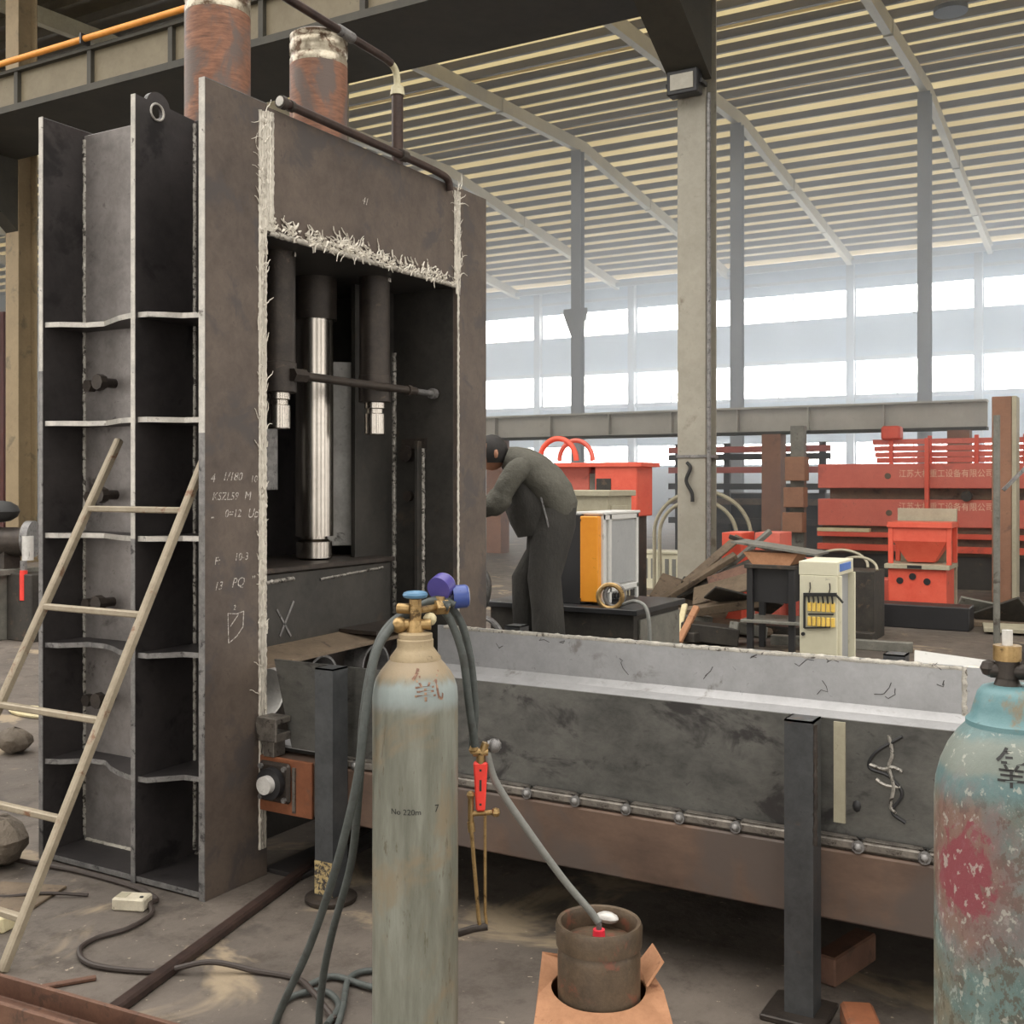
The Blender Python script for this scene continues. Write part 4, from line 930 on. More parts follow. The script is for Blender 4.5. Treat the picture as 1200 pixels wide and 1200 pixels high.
# worker's step: hydraulic unit
hu = thing('hydraulic_unit', 'low black hydraulic unit with steel pipes where the worker stands', 'hydraulic unit', (-3.6, 6.5, 0))
bx('tank', 'black_paint', -4.75, -2.95, 6.05, 6.95, 0, .60, hu, .01)
bx('valve_block', 'dark_metal', -4.30, -4.02, 6.35, 6.6, .60, 1.02, hu, .01)
bx('valve_block', 'junk_dark', -4.62, -4.36, 6.3, 6.6, .60, .92, hu, .01)
for k, pts in enumerate(([(-4.1, 6.42, 1.0), (-4.1, 6.40, 1.2), (-4.16, 6.38, 1.34), (-4.3, 6.38, 1.40)], [(-4.02, 6.45, .8), (-3.92, 6.42, .86), (-3.88, 6.40, 1.02), (-3.95, 6.38, 1.15)],
                         [(-4.0, 6.4, .66), (-3.86, 6.32, .78), (-3.74, 6.30, .72), (-3.72, 6.3, .62)], [(-4.2, 6.36, .98), (-4.05, 6.3, 1.16), (-3.94, 6.28, 1.24)])):
    MB().tube(smoothpath(pts, 5), .020, 8).build('steel_pipe', 'dull_edge', hu, True)
for (x, y, z) in ((-4.02, 6.33, .92), (-3.97, 6.33, .83), (-4.12, 6.33, .75)): MB().cyl((x, y+.02, z), (x, y-.02, z), .03, 10).build('plug', 'bright_plate', hu, True)

# ---- the worker, bent forward over the unit
def wp(u, w, z): p = Vector((.866, .5, 0))*u + Vector((-.5, .866, 0))*(7.4+w); return Vector((p.x, p.y, z))
def skin(name, pts, edges, rad, sub=2):
    me = bpy.data.meshes.new(name); me.from_pydata([tuple(wp(*p)) for p in pts], edges, [])
    o = bpy.data.objects.new(name, me); COL.objects.link(o)
    md = o.modifiers.new('s', 'SKIN')
    if not me.skin_vertices: me.skin_vertices.new()
    for i, r in enumerate(rad): me.skin_vertices[0].data[i].radius = r if isinstance(r, tuple) else (r, r)
    me.skin_vertices[0].data[0].use_root = True
    m2 = o.modifiers.new('d', 'SUBSURF'); m2.levels = sub; m2.render_levels = sub
    dg = bpy.context.evaluated_depsgraph_get(); ev = bpy.data.meshes.new_from_object(o.evaluated_get(dg))
    mb = MB(); mb.add([v.co for v in ev.vertices], [tuple(p.vertices) for p in ev.polygons])
    bpy.data.objects.remove(o, do_unlink=True); bpy.data.meshes.remove(ev); return mb
wk = thing('person', 'worker in grey jacket and dark trousers bending forward behind the press', 'person', tuple(wp(.2, 0, .6)))
Z0 = .60
pts = [(.30, 0, 1.49), (.20, 0, 1.66), (.08, 0, 1.80), (-.02, 0, 1.85), (-.07, 0, 1.865),            # 0-4 spine, neck
       (.05, -.17, 1.81), (-.10, -.22, 1.56), (-.32, -.16, 1.50), (-.40, -.15, 1.485),               # 5-8 near arm
       (.05, .17, 1.79), (-.12, .20, 1.56), (-.34, .14, 1.52), (-.42, .13, 1.505),                    # 9-12 far arm
       (.285, -.10, 1.43), (.215, -.12, 1.06), (.235, -.12, .70), (.225, -.12, .645), (.06, -.13, .625),
       (.285, .10, 1.43), (.13, .12, 1.06), (.13, .12, .70), (.12, .12, .645), (-.05, .13, .625)]
edg = [(0, 1), (1, 2), (2, 3), (3, 4), (2, 5), (5, 6), (6, 7), (7, 8), (2, 9), (9, 10), (10, 11), (11, 12), (0, 13), (13, 14), (14, 15), (15, 16), (16, 17), (0, 18), (18, 19), (19, 20), (20, 21), (21, 22)]
rad = [.10, .09, .09, .06, .055, .065, .047, .034, .036, .065, .047, .034, .036, .085, .06, .042, .045, .04, .085, .06, .042, .045, .04]
bd = skin('body', pts, edg, rad, 2)
hc = wp(-.135, 0, 1.895)
def head_pt(c): # head ball, slightly longer than wide, tilted forward-down
    return c
bd.ball(hc, .105, 18, (.95, .92, 1.12))
bd.ball(wp(-.245, 0, 1.875), .022, 8); bd.ball(wp(-.11, -.098, 1.89), .028, 8, (.8, .5, 1.2)); bd.ball(wp(-.11, .098, 1.89), .028, 8, (.8, .5, 1.2))
bd.ball(wp(-.20, 0, 1.825), .05, 10)
for s_, hx, hz in ((-.15, -.40, 1.485), (.13, -.42, 1.505)):     # hands: five bent fingers each
    for k, (dw, ln) in enumerate(((-.032, .072), (-.011, .082), (.011, .076), (.032, .060))):
        bd.tube([wp(hx-.02, s_+dw*.8, hz), wp(hx-.06, s_+dw, hz-.004), wp(hx-.06-ln*.5, s_+dw, hz-.022), wp(hx-.06-ln*.75, s_+dw, hz-.055)], .009, 6, radii=[.011, .010, .009, .007])
    bd.tube([wp(hx+.01, s_-.03, hz), wp(hx-.02, s_-.055, hz-.015), wp(hx-.055, s_-.055, hz-.035)], .010, 6, radii=[.012, .010, .008])
bd.build('body', 'skin', wk, True)
hr = MB().ball(hc, .117, 18, (.97, .94, 1.10)); keep = []
ux = Vector((.866, .5, 0))
for f in hr.f:
    c = sum((Vector(hr.v[i]) for i in f), Vector())/len(f)-hc
    if c.dot(ux) > -.02+.0*c.z and c.z > -.055 or c.z > .045: keep.append(f)
hr.f = keep; hr.build('hair', 'hair', wk, True)
def loft(rings, n=22):
    """rings: centre (u, z), back direction (u, z), half depth, half width"""
    mb = MB(); v = []
    for (cu, cz, du, dz, rb, rw, dw) in rings:
        for k in range(n):
            a = 2*math.pi*k/n; c_, s_ = math.cos(a), math.sin(a)
            v.append(wp(cu+du*rb*c_, dw+rw*s_, cz+dz*rb*c_))
    f = [(i*n+k, i*n+(k+1) % n, (i+1)*n+(k+1) % n, (i+1)*n+k) for i in range(len(rings)-1) for k in range(n)]
    f += [tuple(range(n-1, -1, -1)), tuple(range((len(rings)-1)*n, len(rings)*n))]
    return mb.add(v, f)
jk = [(.330, 1.475, .95, .12, .110, .185, 0), (.318, 1.53, .93, .30, .135, .200, 0), (.275, 1.61, .85, .52, .150, .208, 0), (.215, 1.69, .76, .65, .152, .212, 0), (.135, 1.765, .66, .75, .145, .215, 0),
      (.060, 1.820, .52, .85, .125, .205, 0), (.000, 1.852, .40, .92, .095, .150, 0), (-.045, 1.868, .35, .94, .075, .095, 0)]
jo = loft(jk).build('jacket', 'jacket', wk, True)
sh_ = [(.20, 1.36, .95, .2, .17, .16, 0), (.15, 1.48, .9, .35, .18, .175, 0), (.09, 1.59, .8, .55, .165, .18, 0), (.03, 1.70, .68, .73, .12, .17, 0), (-.02, 1.80, .5, .85, .07, .12, 0)]
loft(sh_).build('shirt', 'trousers', wk, True)
for sg, ex, wx in ((-1, -.095, -.30), (1, -.115, -.32)):
    MB().tube(smoothpath([tuple(wp(.075, sg*.13, 1.79)), tuple(wp(.025, sg*.195, 1.765)), tuple(wp(-.045, sg*.225, 1.66)), tuple(wp(ex, sg*.225, 1.565)), tuple(wp(-.19, sg*.195, 1.52)), tuple(wp(wx, sg*.155, 1.505))], 5), .08, 14,
              radii=[.085+(.05-.085)*t/25+(.012 if 12 < t < 18 else 0) for t in range(26)]).build('sleeve', 'jacket', jo, True)
pk = lambda s_, u0, u1, u2: [(u0, 1.53, 1, 0, .145, .12, s_*.07), (u0-.01, 1.40, 1, 0, .150, .125, s_*.085), (u0-.035, 1.25, 1, .05, .132, .115, s_*.10), (u1, 1.06, 1, .03, .112, .105, s_*.115), (u2+.01, .86, 1, 0, .108, .10, s_*.12), (u2+.02, .68, 1, 0, .110, .10, s_*.12), (u2+.01, .645, 1, 0, .105, .095, s_*.12)]
tr1 = loft(pk(-1, .285, .215, .225)).build('trousers', 'trousers', wk, True)
loft(pk(1, .265, .11, .10)).build('trouser_leg', 'trousers', tr1, True)
for s_, u in ((-.12, .225), (.12, .12)):
    b = MB()
    b.tube([wp(u+.05, s_, .645), wp(u, s_, .65), wp(u-.08, s_, .64), wp(u-.15, s_, .628), wp(u-.19, s_, .622)], .045, 10, radii=[.040, .048, .044, .036, .02])
    b.build('shoe', 'black_rubber', wk, True)
MB().tube([tuple(wp(.19, -.19, 1.60)), tuple(wp(.225, -.20, 1.47)), tuple(wp(.285, -.195, 1.22))], .007, 6).build('jacket_edging', 'dull_edge', wk, True)

# ---- welding machine on a black bench, cabinets behind
be = thing('work_bench', 'black steel bench box under the orange welding machine', 'bench', (-3.7, 7.55, 0))
bx('top', 'black_paint', -4.35, -3.08, 7.08, 8.02, .76, .80, be)
bx('carcass', 'junk_dark', -4.3, -3.12, 7.12, 7.98, .0, .76, be)
bx('door', 'junk_grey', -3.12, -3.10, 7.2, 7.95, .08, .72, be)
we = thing('welding_machine', 'welding machine with orange front panel and white framed grey grille', 'welding machine', (-3.58, 7.6, .80))
bx('side_panel', 'black_paint', -3.80, -3.60, 7.25, 7.93, .80, 1.46, we)
bx('front_panel', 'orange_panel', -3.60, -3.455, 7.235, 7.30, .82, 1.45, we, .006)
bx('body', 'white_panel', -3.66, -3.46, 7.30, 7.93, .86, 1.46, we)
for z in (.90, 1.44): bx('frame_bar', 'white_panel', -3.46, -3.435, 7.29, 7.94, z-.02, z+.02, we)
for y in (7.31, 7.42, 7.92): bx('frame_bar', 'white_panel', -3.46, -3.435, y-.018, y+.018, .80, 1.46, we)
bx('grille', 'grille_grey', -3.46, -3.448, 7.44, 7.90, .93, 1.41, we)
for k in range(8): bx('foot_slot', 'black_paint', -3.447, -3.443, 7.47+.055*k, 7.49+.055*k, .82, .87, we, 0)
bx('top_cover', 'white_panel', -3.67, -3.43, 7.28, 7.96, 1.46, 1.48, we)
for (z) in (.84, 1.42): MB().cyl((-3.60, 7.236, z), (-3.60, 7.228, z), .01, 8).build('screw', 'dark_metal', we)
co = thing('cable_coil', 'coil of brass coloured welding wire hanging beside the orange panel', 'coil', (-3.30, 7.2, .80))
MB().tube([(-3.32+.09*math.cos(a)*.9, 7.16+.03*math.cos(a), .88+.085*math.sin(a)) for a in [2*math.pi*k/24 for k in range(24)]], .018, 8, True).build('ring', 'brass', co, True)
MB().tube([(-3.30+.07*math.cos(a)*.9, 7.19+.03*math.cos(a), .885+.08*math.sin(a)) for a in [2*math.pi*k/24 for k in range(24)]], .016, 8, True).build('ring', 'dull_edge', co, True)
tag(MB().tube(smoothpath([(-3.25, 7.2, .82), (-3.10, 7.12, .86), (-3.00, 7.08, .80), (-2.97, 7.06, .55), (-2.98, 7.05, .25), (-3.0, 7.03, .012)], 6), .014, 8).build('welding_cable', 'hose_light', None, True), 'pale cable hanging from bench top down to the floor', 'cable')
cb2 = thing('steel_cabinet', 'old beige steel cabinet behind the welding machine', 'cabinet', (-4.2, 8.7, 0))
bx('body', 'old_beige', -4.45, -3.92, 8.4, 8.9, 0, 1.58, cb2); bx('lid', 'old_beige', -4.48, -3.89, 8.37, 8.93, 1.58, 1.63, cb2)
bx('door', 'old_beige', -3.92, -3.905, 8.45, 8.85, .1, 1.5, cb2)
lo = thing('louvred_cabinet', 'low cream cabinet with a row of vertical louvre slots beside the grey column', 'cabinet', (-6.6, 16.2, 0))
bx('body', 'cabinet_beige', -7.3, -6.05, 16.3, 16.7, 0, .56, lo); bx('lid', 'cabinet_beige', -7.33, -6.02, 16.27, 16.73, .56, .60, lo)
for k in range(9): bx('louvre', 'cabinet_in', -7.2+.12*k, -7.14+.12*k, 16.288, 16.302, .16, .48, lo, 0)

# ---- open control cabinet with yellow terminals
kc = thing('control_cabinet', 'open cream control cabinet with two rows of yellow terminals', 'cabinet', (-1.84, 7.22, 0))
bx('door', 'cabinet_beige', -1.98, -1.74, 7.075, 7.095, .02, 1.10, kc); bx('header', 'cabinet_beige', -1.985, -1.735, 7.075, 7.50, 1.10, 1.19, kc)
bx('back_panel', 'cabinet_in', -1.98, -1.95, 7.095, 7.50, 0, 1.10, kc); bx('floor_panel', 'cabinet_in', -1.98, -1.72, 7.095, 7.50, 0, .03, kc)
bx('side_wall', 'cabinet_beige', -1.98, -1.72, 7.485, 7.505, 0, 1.10, kc); bx('jamb', 'cabinet_beige', -1.75, -1.72, 7.095, 7.13, 0, 1.10, kc)
bx('inner_plate', 'grille_grey', -1.78, -1.765, 7.13, 7.485, .03, 1.10, kc)
bx('label_plate', 'blue_label', -1.737, -1.731, 7.12, 7.42, 1.125, 1.175, kc)
for r in range(2):
    for k in range(6):
        x = -1.925+.030*k; z = .90-.095*r; q = bx('terminal', 'yellow_term', x, x+.022, 7.058, 7.076, z-.03, z+.03, kc, .003)
MB().bar((-1.95, 7.062, .975), (-1.74, 7.062, .985), .02, .022).bar((-1.945, 7.062, .975), (-1.945, 7.062, .76), .012, .012).bar((-1.945, 7.062, .76), (-1.78, 7.062, .775), .01, .01).bar((-1.92, 7.062, .85), (-1.76, 7.062, .858), .01, .01).build('wiring', 'black_rubber', kc)
for k in range(6): MB().tube([(-1.92+.03*k, 7.06, .975), (-1.915+.03*k, 7.055, .95), (-1.914+.03*k, 7.06, .925)], .006, 6).build('wire', 'black_rubber', kc, True)
for x in (-1.915, -1.79): MB().tube([(x, 7.07, .99), (x+.008, 7.065, 1.02), (x+.004, 7.068, 1.055)], .004, 6).build('wire', 'dark_metal', kc, True)
MB().tube(smoothpath([(-1.745, 7.06, .985), (-1.72, 7.055, .96), (-1.70, 7.06, .935)], 4), .007, 6).build('wire', 'black_rubber', kc, True)
MB().cyl((-1.955, 7.076, .72), (-1.955, 7.06, .72), .012, 10).build('lock', 'black_rubber', kc)

for ch in kc.children: ch.location.x += 0.045
# ---- tray stand and the scrap heap beside the grey column
ts = thing('tray_stand', 'black steel stand carrying a pale shallow tray under a slanted plate', 'stand', (-3.2, 10.9, 0))
for (x, y) in ((-3.42, 10.7), (-3.0, 10.7), (-3.42, 11.1), (-3.0, 11.1)): bx('leg', 'black_paint', x-.03, x+.03, y-.03, y+.03, 0, .86, ts)
bx('drum', 'black_paint', -3.40, -3.02, 10.72, 11.08, .50, .84, ts); bx('top_frame', 'junk_dark', -3.47, -2.95, 10.65, 11.15, .84, .88, ts)
bx('shelf', 'junk_grey', -3.50, -2.9, 10.62, 11.18, .30, .33, ts)
MB().prism([(-3.40, .88), (-3.02, .88), (-2.94, 1.0), (-3.50, 1.0)], 'y', 10.7, 11.08).build('tray', 'cardboard', ts)
MB().obox((-3.18, 10.9, 1.045), (.86, .5, .02), (0, .12, 0)).build('cover_plate', 'junk_grey', ts)
r8 = random.Random(11)
heap = [ # centre, size, rotation, material, label
 ((-4.15, 11.75, .10), (1.2, .5, .06), (.1, .05, .4), 'junk_brown', 'wide brown rusty plate at the bottom of the scrap heap'),
 ((-4.05, 11.4, .33), (1.1, .12, .10), (.2, -.18, .25), 'junk_brown', 'thick rusty bar resting across the scrap heap'),
 ((-4.5, 11.9, .55), (1.2, .10, .07), (.3, -.55, .5), 'junk_brown', 'long rusty bar propped up steeply in the scrap heap'),
 ((-4.2, 12.0, .62), (1.1, .14, .03), (.6, -.45, .1), 'junk_dark', 'dark flat strip leaning in the scrap heap'),
 ((-3.85, 11.9, .70), (.9, .2, .03), (.9, -.35, .2), 'rust_iron', 'reddish steel strip leaning at the back of the scrap heap'),
 ((-4.42, 11.35, .16), (.6, .35, .22), (.1, .1, .9), 'junk_grey', 'dented grey sheet box low in the scrap heap'),
 ((-3.95, 11.0, .12), (.6, .3, .18), (0, .1, .3), 'junk_dark', 'dark casting in front of the scrap heap'),
 ((-4.75, 11.0, .06), (.9, .08, .08), (0, -.05, 1.1), 'junk_grey', 'grey square tube on the floor before the scrap heap'),
 ((-4.3, 10.8, .20), (.06, .5, .05), (.7, 0, .5), 'rag', 'pale split timber stick standing in front of the scrap heap'),
 ((-4.22, 10.85, .22), (.06, .5, .05), (.8, .1, .2), 'rag', 'second pale timber stick crossing the split one'),
 ((-4.12, 10.8, .22), (.07, .45, .05), (.9, .2, -.1), 'cardboard', 'brown timber stick leaning on the pale sticks'),
 ((-4.0, 12.3, .88), (.8, .06, .06), (.2, -.7, .6), 'junk_grey', 'thin grey tube poking out of the scrap heap top'),
 ((-3.7, 12.2, .95), (.9, .05, .05), (.1, .3, .4), 'junk_dark', 'thin dark rod across the scrap heap top'),
 ((-4.62, 12.25, .30), (.3, .28, .5), (.1, .15, .3), 'junk_dark', 'dark upright housing beside the grey column foot'),
]
heap += [((-4.6, 12.2, .35), (.9, .5, .04), (.5, .3, .2), 'junk_brown', 'bent brown sheet leaning low in the scrap heap'),
 ((-3.75, 11.5, .42), (.8, .3, .03), (-.5, .25, .7), 'junk_dark', 'dark curled sheet on the flank of the scrap heap'),
 ((-3.6, 11.2, .15), (.5, .12, .12), (0, .2, 1.2), 'junk_grey', 'grey square stub beside the tray stand leg'),
 ((-4.35, 12.2, .80), (.9, .12, .03), (.4, -.62, .9), 'junk_brown', 'narrow brown strip rising from the scrap heap'),
 ((-3.95, 11.7, .55), (.9, .35, .03), (.5, -.3, .15), 'junk_brown', 'broad brown plate leaning on the scrap heap'),
 ((-4.5, 10.9, .09), (1.0, .10, .10), (0, 0, -.25), 'junk_dark', 'dark bar on the floor before the scrap heap')]
for c, sz, ro, m_, lb in heap: tag(MB().obox(c, sz, ro).build('scrap_piece', m_, bevel=.008), lb, 'scrap', 'scrap heap beside the grey column')
lump('rubble_lump', (-4.75, 10.6, 0), (.5, .35, .25), 'junk_brown', 'brown rubble lump at the front of the scrap heap', 'rubble', 8)
lump('rubble_lump', (-5.1, 10.9, 0), (.45, .4, .4), 'stone', 'pale rubble lump at the foot of the scrap heap', 'rubble', 9)
for k, (c, r, lb) in enumerate((((-2.95, 12.4, .76), .24, 'thick pale hose loop propped upright behind the tray stand'), ((-2.72, 12.2, .75), .17, 'smaller grey hose loop behind the tray stand'))):
    tag(MB().tube([(c[0]+r*1.3*math.cos(a), c[1]+.1*math.sin(a), c[2]+r*.75*math.sin(a)) for a in [math.pi*j/18 for j in range(19)]], .015, 8).build('hose_loop', 'old_beige', None, True), lb, 'hose', 'hose loops on the scrap')
dc = bx('oil_drum_stand', 'junk_dark', -3.3, -2.5, 12.05, 12.6, 0, .74); tag(dc, 'dark steel box behind the tray stand', 'box')
# red tanks behind the heap, arched pipes above
for x0, x1, y, z1, m_, lb in ((-4.36, -4.12, 12.55, 1.10, 'red_bright', 'bright red upright panel between grey column and scrap'), (-4.02, -3.72, 12.75, 1.10, 'red_hazed', 'dull crimson box behind the leaning scrap bars'), (-3.62, -3.40, 12.95, .78, 'red_hazed', 'small crimson block low behind the scrap heap')):
    tag(bx('red_box', m_, x0, x1, y, y+.5, 0, z1), lb, 'box')
for k, (dx, r) in enumerate(((0, .62), (.18, .78))):
    tag(MB().tube([(-5.95+dx*.2+r*math.cos(a), 16.0+.08*k, .9+r*.85*math.sin(a)) for a in [math.pi*j/22 for j in range(23)]]+[(-5.95+dx*.2-r, 16.0+.08*k, 0)], .03, 8).build('arched_pipe', 'old_beige', None, True), ('inner', 'outer')[k]+' of two pale arched pipes standing behind the grey column', 'pipe')

# ---- red machines
rm = thing('red_hopper_machine', 'small bright red machine with square funnel hopper on a low base', 'machine', (-2.55, 15.4, 0))
bx('base', 'red_paint', -2.95, -2.22, 15.1, 15.75, .04, .56, rm, .01)
bx('table', 'old_beige', -2.99, -2.18, 15.05, 15.8, .56, .62, rm)
for (x, z) in ((-2.80, .40), (-2.64, .46), (-2.46, .40)): MB().cyl((x, 15.101, z), (x, 15.09, z), .045, 14).build('hole', 'black_paint', rm)
for x in (-2.93, -2.20): bx('hopper_post', 'red_bright', x-.03, x+.03, 15.15, 15.21, .62, 1.17, rm); bx('hopper_post', 'red_bright', x-.03, x+.03, 15.65, 15.71, .62, 1.17, rm)
bx('hopper_rim', 'red_bright', -2.97, -2.16, 15.12, 15.74, 1.10, 1.17, rm)
MB().add([(-2.90, 15.16, 1.10), (-2.23, 15.16, 1.10), (-2.23, 15.70, 1.10), (-2.90, 15.70, 1.10), (-2.74, 15.3, .64), (-2.40, 15.3, .64), (-2.40, 15.55, .64), (-2.74, 15.55, .64), (-2.90, 15.16, .92), (-2.23, 15.16, .92), (-2.23, 15.70, .92), (-2.90, 15.70, .92)],
         [(0, 1, 9, 8), (1, 2, 10, 9), (2, 3, 11, 10), (3, 0, 8, 11), (8, 9, 5, 4), (9, 10, 6, 5), (10, 11, 7, 6), (11, 8, 4, 7), (4, 5, 6, 7), (0, 3, 2, 1)]).build('hopper', 'red_bright', rm)
bx('slot', 'black_paint', -2.70, -2.52, 15.045, 15.06, .57, .61, rm, 0)
bx('side_gear', 'red_hazed', -3.35, -2.95, 15.3, 15.6, .05, .40, rm, .02)
MB().cyl((-3.2, 15.28, .28), (-3.2, 15.2, .28), .14, 18).build('side_wheel', 'red_hazed', rm, True)
tag(bx('notice_board', 'old_beige', -2.97, -2.20, 15.85, 15.9, 0, 1.34), 'tall beige board standing right behind the red hopper', 'board')
tag(bx('black_beam', 'black_paint', -3.35, -1.72, 13.35, 13.75, 0, .27, bevel=.01), 'long black steel beam lying in front of the red hopper machine', 'beam')
bm_ = thing('red_baler', 'long red machine with two lettered beams stacked one above the other', 'machine', (-3.2, 18.9, 0))
bx('upper_beam', 'red_hazed', -4.75, -1.0, 18.5, 19.3, 1.60, 2.0, bm_, .01); bx('lower_beam', 'red_hazed', -4.75, -1.0, 18.5, 19.3, .98, 1.42, bm_, .01)
bx('gap_panel', 'junk_brown', -4.6, -1.1, 18.7, 19.2, 1.42, 1.60, bm_); bx('base', 'junk_dark', -4.7, -1.0, 18.6, 19.3, 0, .52, bm_)
bx('rail', 'red_paint', -4.75, -1.0, 18.45, 18.6, .80, .88, bm_); bx('rail', 'rag', -4.75, -3.9, 18.44, 18.6, .88, .94, bm_); bx('rail', 'red_paint', -4.75, -1.0, 18.45, 18.6, .58, .68, bm_)
bx('sub_frame', 'junk_brown', -4.7, -1.0, 18.6, 19.3, .52, .98, bm_)
for z in (2.06, 2.15, 2.25, 2.36): bx('pipe_rack', 'red_hazed', -3.9+.2*(2.36-z), -1.0, 18.7, 18.8, z-.042, z+.042, bm_)
for x in (-3.6, -3.0, -2.3, -1.6): bx('rack_post', 'red_paint', x-.03, x+.03, 18.65, 18.72, 1.95, 2.45, bm_)
bx('motor', 'red_paint', -3.75, -3.45, 18.6, 18.9, 2.39, 2.62, bm_, .03)
for x, z in ((-3.62, 1.80), (-3.60, 1.20)): MB().cyl((x, 18.5, z), (x, 18.49, z), .05, 12).build('hole', 'junk_brown', bm_)
MB().cyl((-2.42, 18.5, 1.48), (-2.42, 18.44, 1.48), .085, 16).build('boss', 'junk_dark', bm_, True)
SIGN = '江苏大机重工设备有限公司'
for z in (1.83, 1.30): text_mesh(SIGN, .118, lambda u, v, d: (-2.74+u*1.0, 18.495, z+v*1.15)).build('lettering', 'sign_paint', bm_)
bx('upright', 'red_paint', -3.02, -2.96, 18.3, 18.42, 1.10, 2.40, bm_)
r2 = thing('red_press_machine', 'red sheet metal machine with square window opening and a hoop on top', 'machine', (-5.4, 11.4, 0))
bx('panel', 'red_paint', -5.36, -4.85, 11.15, 11.6, 1.32, 1.89, r2, .01); bx('frame', 'junk_dark', -5.36, -4.9, 11.2, 11.55, .3, 1.32, r2); bx('rear_housing', 'red_hazed', -6.2, -5.5, 11.3, 11.7, .3, 1.88, r2, .01)
bx('column', 'junk_grey', -5.5, -5.36, 11.3, 11.6, 0, 1.80, r2); bx('top_rail', 'red_paint', -6.25, -4.78, 11.12, 11.65, 1.87, 1.92, r2)
bx('foot', 'junk_dark', -6.2, -4.95, 11.2, 11.7, 0, .3, r2); bx('opening', 'junk_dark', -5.34, -5.16, 11.142, 11.152, 1.28, 1.74, r2, 0)
MB().tube([(-5.95+.24*math.cos(a), 11.38, 1.95+.26*math.sin(a)) for a in [math.pi*k/18 for k in range(19)]], .032, 10).build('hoop', 'red_paint', r2, True)
MB().tube([(-5.80+.22*math.cos(a), 11.55, 1.95+.24*math.sin(a)) for a in [math.pi*k/18 for k in range(19)]], .028, 10).build('hoop', 'red_hazed', r2, True)
rk = thing('storage_rack', 'dark open steel rack with a red crossbar behind the rusty beam post', 'rack', (-7.5, 24.5, 0))
for x in (-9.6, -8.4, -7.2, -6.2): bx('upright', 'junk_dark', x-.07, x+.07, 24.5, 24.62, 0, 2.6, rk)
for z, m_ in ((2.45, 'red_hazed'), (2.28, 'junk_dark'), (1.98, 'red_hazed'), (1.6, 'junk_dark'), (1.25, 'junk_brown'), (.8, 'junk_dark')): bx('crossbar', m_, -9.8, -6.0, 24.4, 24.5, z-.07, z+.07, rk)
tag(bx('gearbox', 'junk_dark', -9.6, -6.2, 24.9, 25.6, 0, 1.45, bevel=.03), 'dark bulky gearbox behind the storage rack', 'gearbox')
sw = thing('switch_post', 'grey post carrying three brown switch boxes beside the red lettered beams', 'post', (-4.81, 17.5, 0))
bx('post', 'junk_grey', -4.92, -4.70, 17.45, 17.6, 0, 2.6, sw)
for k, (z0, z1) in enumerate(((.9, 1.22), (1.3, 1.62), (1.72, 2.1))): bx('switch_box', 'brown_column', -4.98+.02*k, -4.66+.02*k, 17.2, 17.45, z0, z1, sw, .01)
gp = thing('gate_post', 'broad rust brown steel post with pale edge strip beside the red lettered machine', 'post', (-1.95, 16.9, 0))
bx('face', 'brown_column', -1.86, -1.60, 16.7, 17.1, 0, 2.9, gp, .01); bx('edge_strip', 'old_beige', -1.60, -1.54, 16.68, 17.1, 0, 2.9, gp)
pl = MB().cyl((-1.245, 11.58, 0), (-1.245, 11.58, 2.35), .032, 10).build('floor_pole', 'junk_grey', None, True); tag(pl, 'thin upright steel pole standing on the floor near the red hopper', 'pole')
tag(MB().bar((-1.22, 11.9, 1.62), (-.75, 12.05, 2.15), .035, .035).build('brace_bar', 'dull_edge'), 'pale diagonal brace bar beside the thin pole', 'bar')
tag(bx('machine_upright', 'junk_grey', -.95, -.6, 12.1, 12.3, 0, 2.9), 'grey machine upright carrying the diagonal brace', 'post')
# floor pieces on the right
for c, sz, ro, m_, lb in (((-1.2, 14.5, .03), (1.5, .9, .06), (0, 0, .3), 'junk_brown', 'brown board flat on the floor near the rust brown post'),
    ((-.8, 13.6, .05), (1.6, .5, .05), (0, 0, .15), 'old_beige', 'pale board on the floor beside the thin pole'),
    ((-1.75, 14.2, .13), (.5, .04, .36), (.5, .2, .5), 'junk_grey', 'grey angle plate tipped against the black beam'),
    ((-1.45, 14.1, .12), (.6, .04, .34), (.6, -.4, -.3), 'junk_dark', 'dark triangular plate leaning near the black beam'),
    ((-3.1, 11.9, .06), (1.3, .12, .12), (0, 0, -.1), 'junk_dark', 'dark tube lying between control cabinet and black beam'),
    ((-2.7, 11.4, .05), (1.4, .10, .10), (0, 0, .1), 'junk_grey', 'grey tube lying behind the control cabinet'),
    ((-2.3, 10.2, .03), (1.2, .5, .05), (0, 0, -.2), 'junk_brown', 'brown flat plate on the floor behind the control cabinet'),
    ((-1.45, 10.4, .08), (.7, .30, .02), (.35, .1, .2), 'white_panel', 'bent white sheet offcut on the floor behind the trough'),
    ((-1.2, 10.1, .05), (.8, .12, .06), (0, 0, .35), 'cardboard', 'pale pinkish timber batten beside the white sheet offcut'),
    ((-1.4, 9.6, .04), (.9, .3, .08), (0, 0, .1), 'junk_dark', 'dark plate on the floor before the white sheet offcut'),
    ((-.7, 10.2, .15), (.5, .5, .3), (0, 0, .4), 'junk_dark', 'dark machine casting on the floor next to the thin pole')):
    tag(MB().obox(c, sz, ro).build('floor_piece', m_, bevel=.006), lb, 'scrap', 'loose pieces on the floor behind the trough')

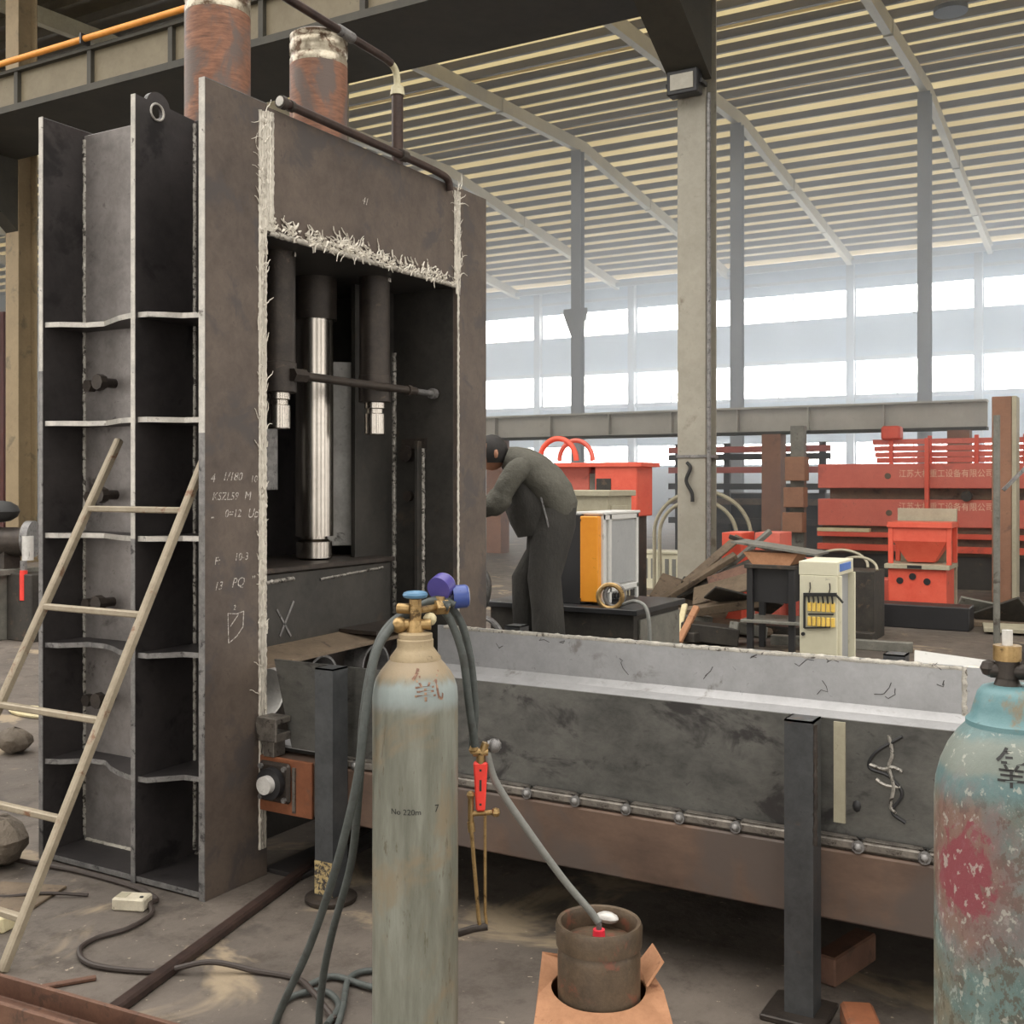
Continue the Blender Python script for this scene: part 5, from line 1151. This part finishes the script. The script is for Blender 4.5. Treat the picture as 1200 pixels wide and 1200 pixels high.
# ---- bench vice machine at the left edge
vm_ = thing('bench_grinder', 'dark grinder machine on a grey pedestal beside the beige column', 'machine', (-10.7, 7.7, 0))
bx('pedestal', 'junk_grey', -11.05, -10.62, 7.4, 7.8, 0, .70, vm_, .01); bx('table', 'junk_grey', -11.1, -10.55, 7.35, 7.85, .70, .76, vm_)
bx('notice', 'white_panel', -10.90, -10.70, 7.392, 7.402, .05, .30, vm_, 0)
bx('cabinet', 'junk_dark', -10.62, -10.2, 7.5, 7.95, 0, .72, vm_, .01)
MB().cyl((-10.9, 7.5, 1.05), (-10.5, 7.75, 1.05), .16, 18).box(-10.9, -10.66, 7.5, 7.7, .76, .95).build('motor', 'dark_metal', vm_, True)
MB().cyl((-10.55, 7.70, 1.08), (-10.48, 7.74, 1.08), .2, 22).build('wheel_guard', 'dull_edge', vm_, True)
MB().cyl((-10.40, 7.6, 1.12), (-10.40, 7.6, .86), .06, 14).build('jaw', 'bright_plate', vm_, True)
MB().ball((-10.85, 7.6, 1.38), .2, 12, (1.1, .9, .6)).build('motor_cap', 'black_rubber', vm_, True)
MB().cyl((-10.36, 7.52, .44), (-10.36, 7.52, .76), .04, 12).build('red_handle', 'red_plastic', vm_, True)
MB().cyl((-10.36, 7.52, .74), (-10.36, 7.52, .86), .035, 10).build('handle_stem', 'dull_edge', vm_, True)
tag(bx('red_rack', 'dark_red', -25.6, -24.9, 17.5, 18.2, 0, 6.0), 'dark red storage rack far behind the beige column', 'rack')
tag(bx('grey_locker', 'junk_grey', -24.0, -21.8, 18.5, 19.2, 0, 2.4), 'grey locker far behind the beige column', 'locker')

# ================================================================== HAZE
if HAZE > 0:
    hz = MB().box(-58, 12, 15.4, 51.6, .02, 11.6).build('welding_haze', 'window_glass')
    hm = bpy.data.materials.new('haze'); hm.use_nodes = True; nt = hm.node_tree; nt.nodes.clear()
    vs_ = nt.nodes.new('ShaderNodeVolumeScatter'); vs_.inputs['Color'].default_value = (.80, .90, 1, 1); vs_.inputs['Density'].default_value = HAZE; vs_.inputs['Anisotropy'].default_value = .6
    ou = nt.nodes.new('ShaderNodeOutputMaterial'); nt.links.new(vs_.outputs[0], ou.inputs['Volume'])
    hz.data.materials.clear(); hz.data.materials.append(hm); hz['kind'] = 'stuff'
    tag(hz, 'thin bluish white welding smoke hanging in front of the far windows', 'haze')
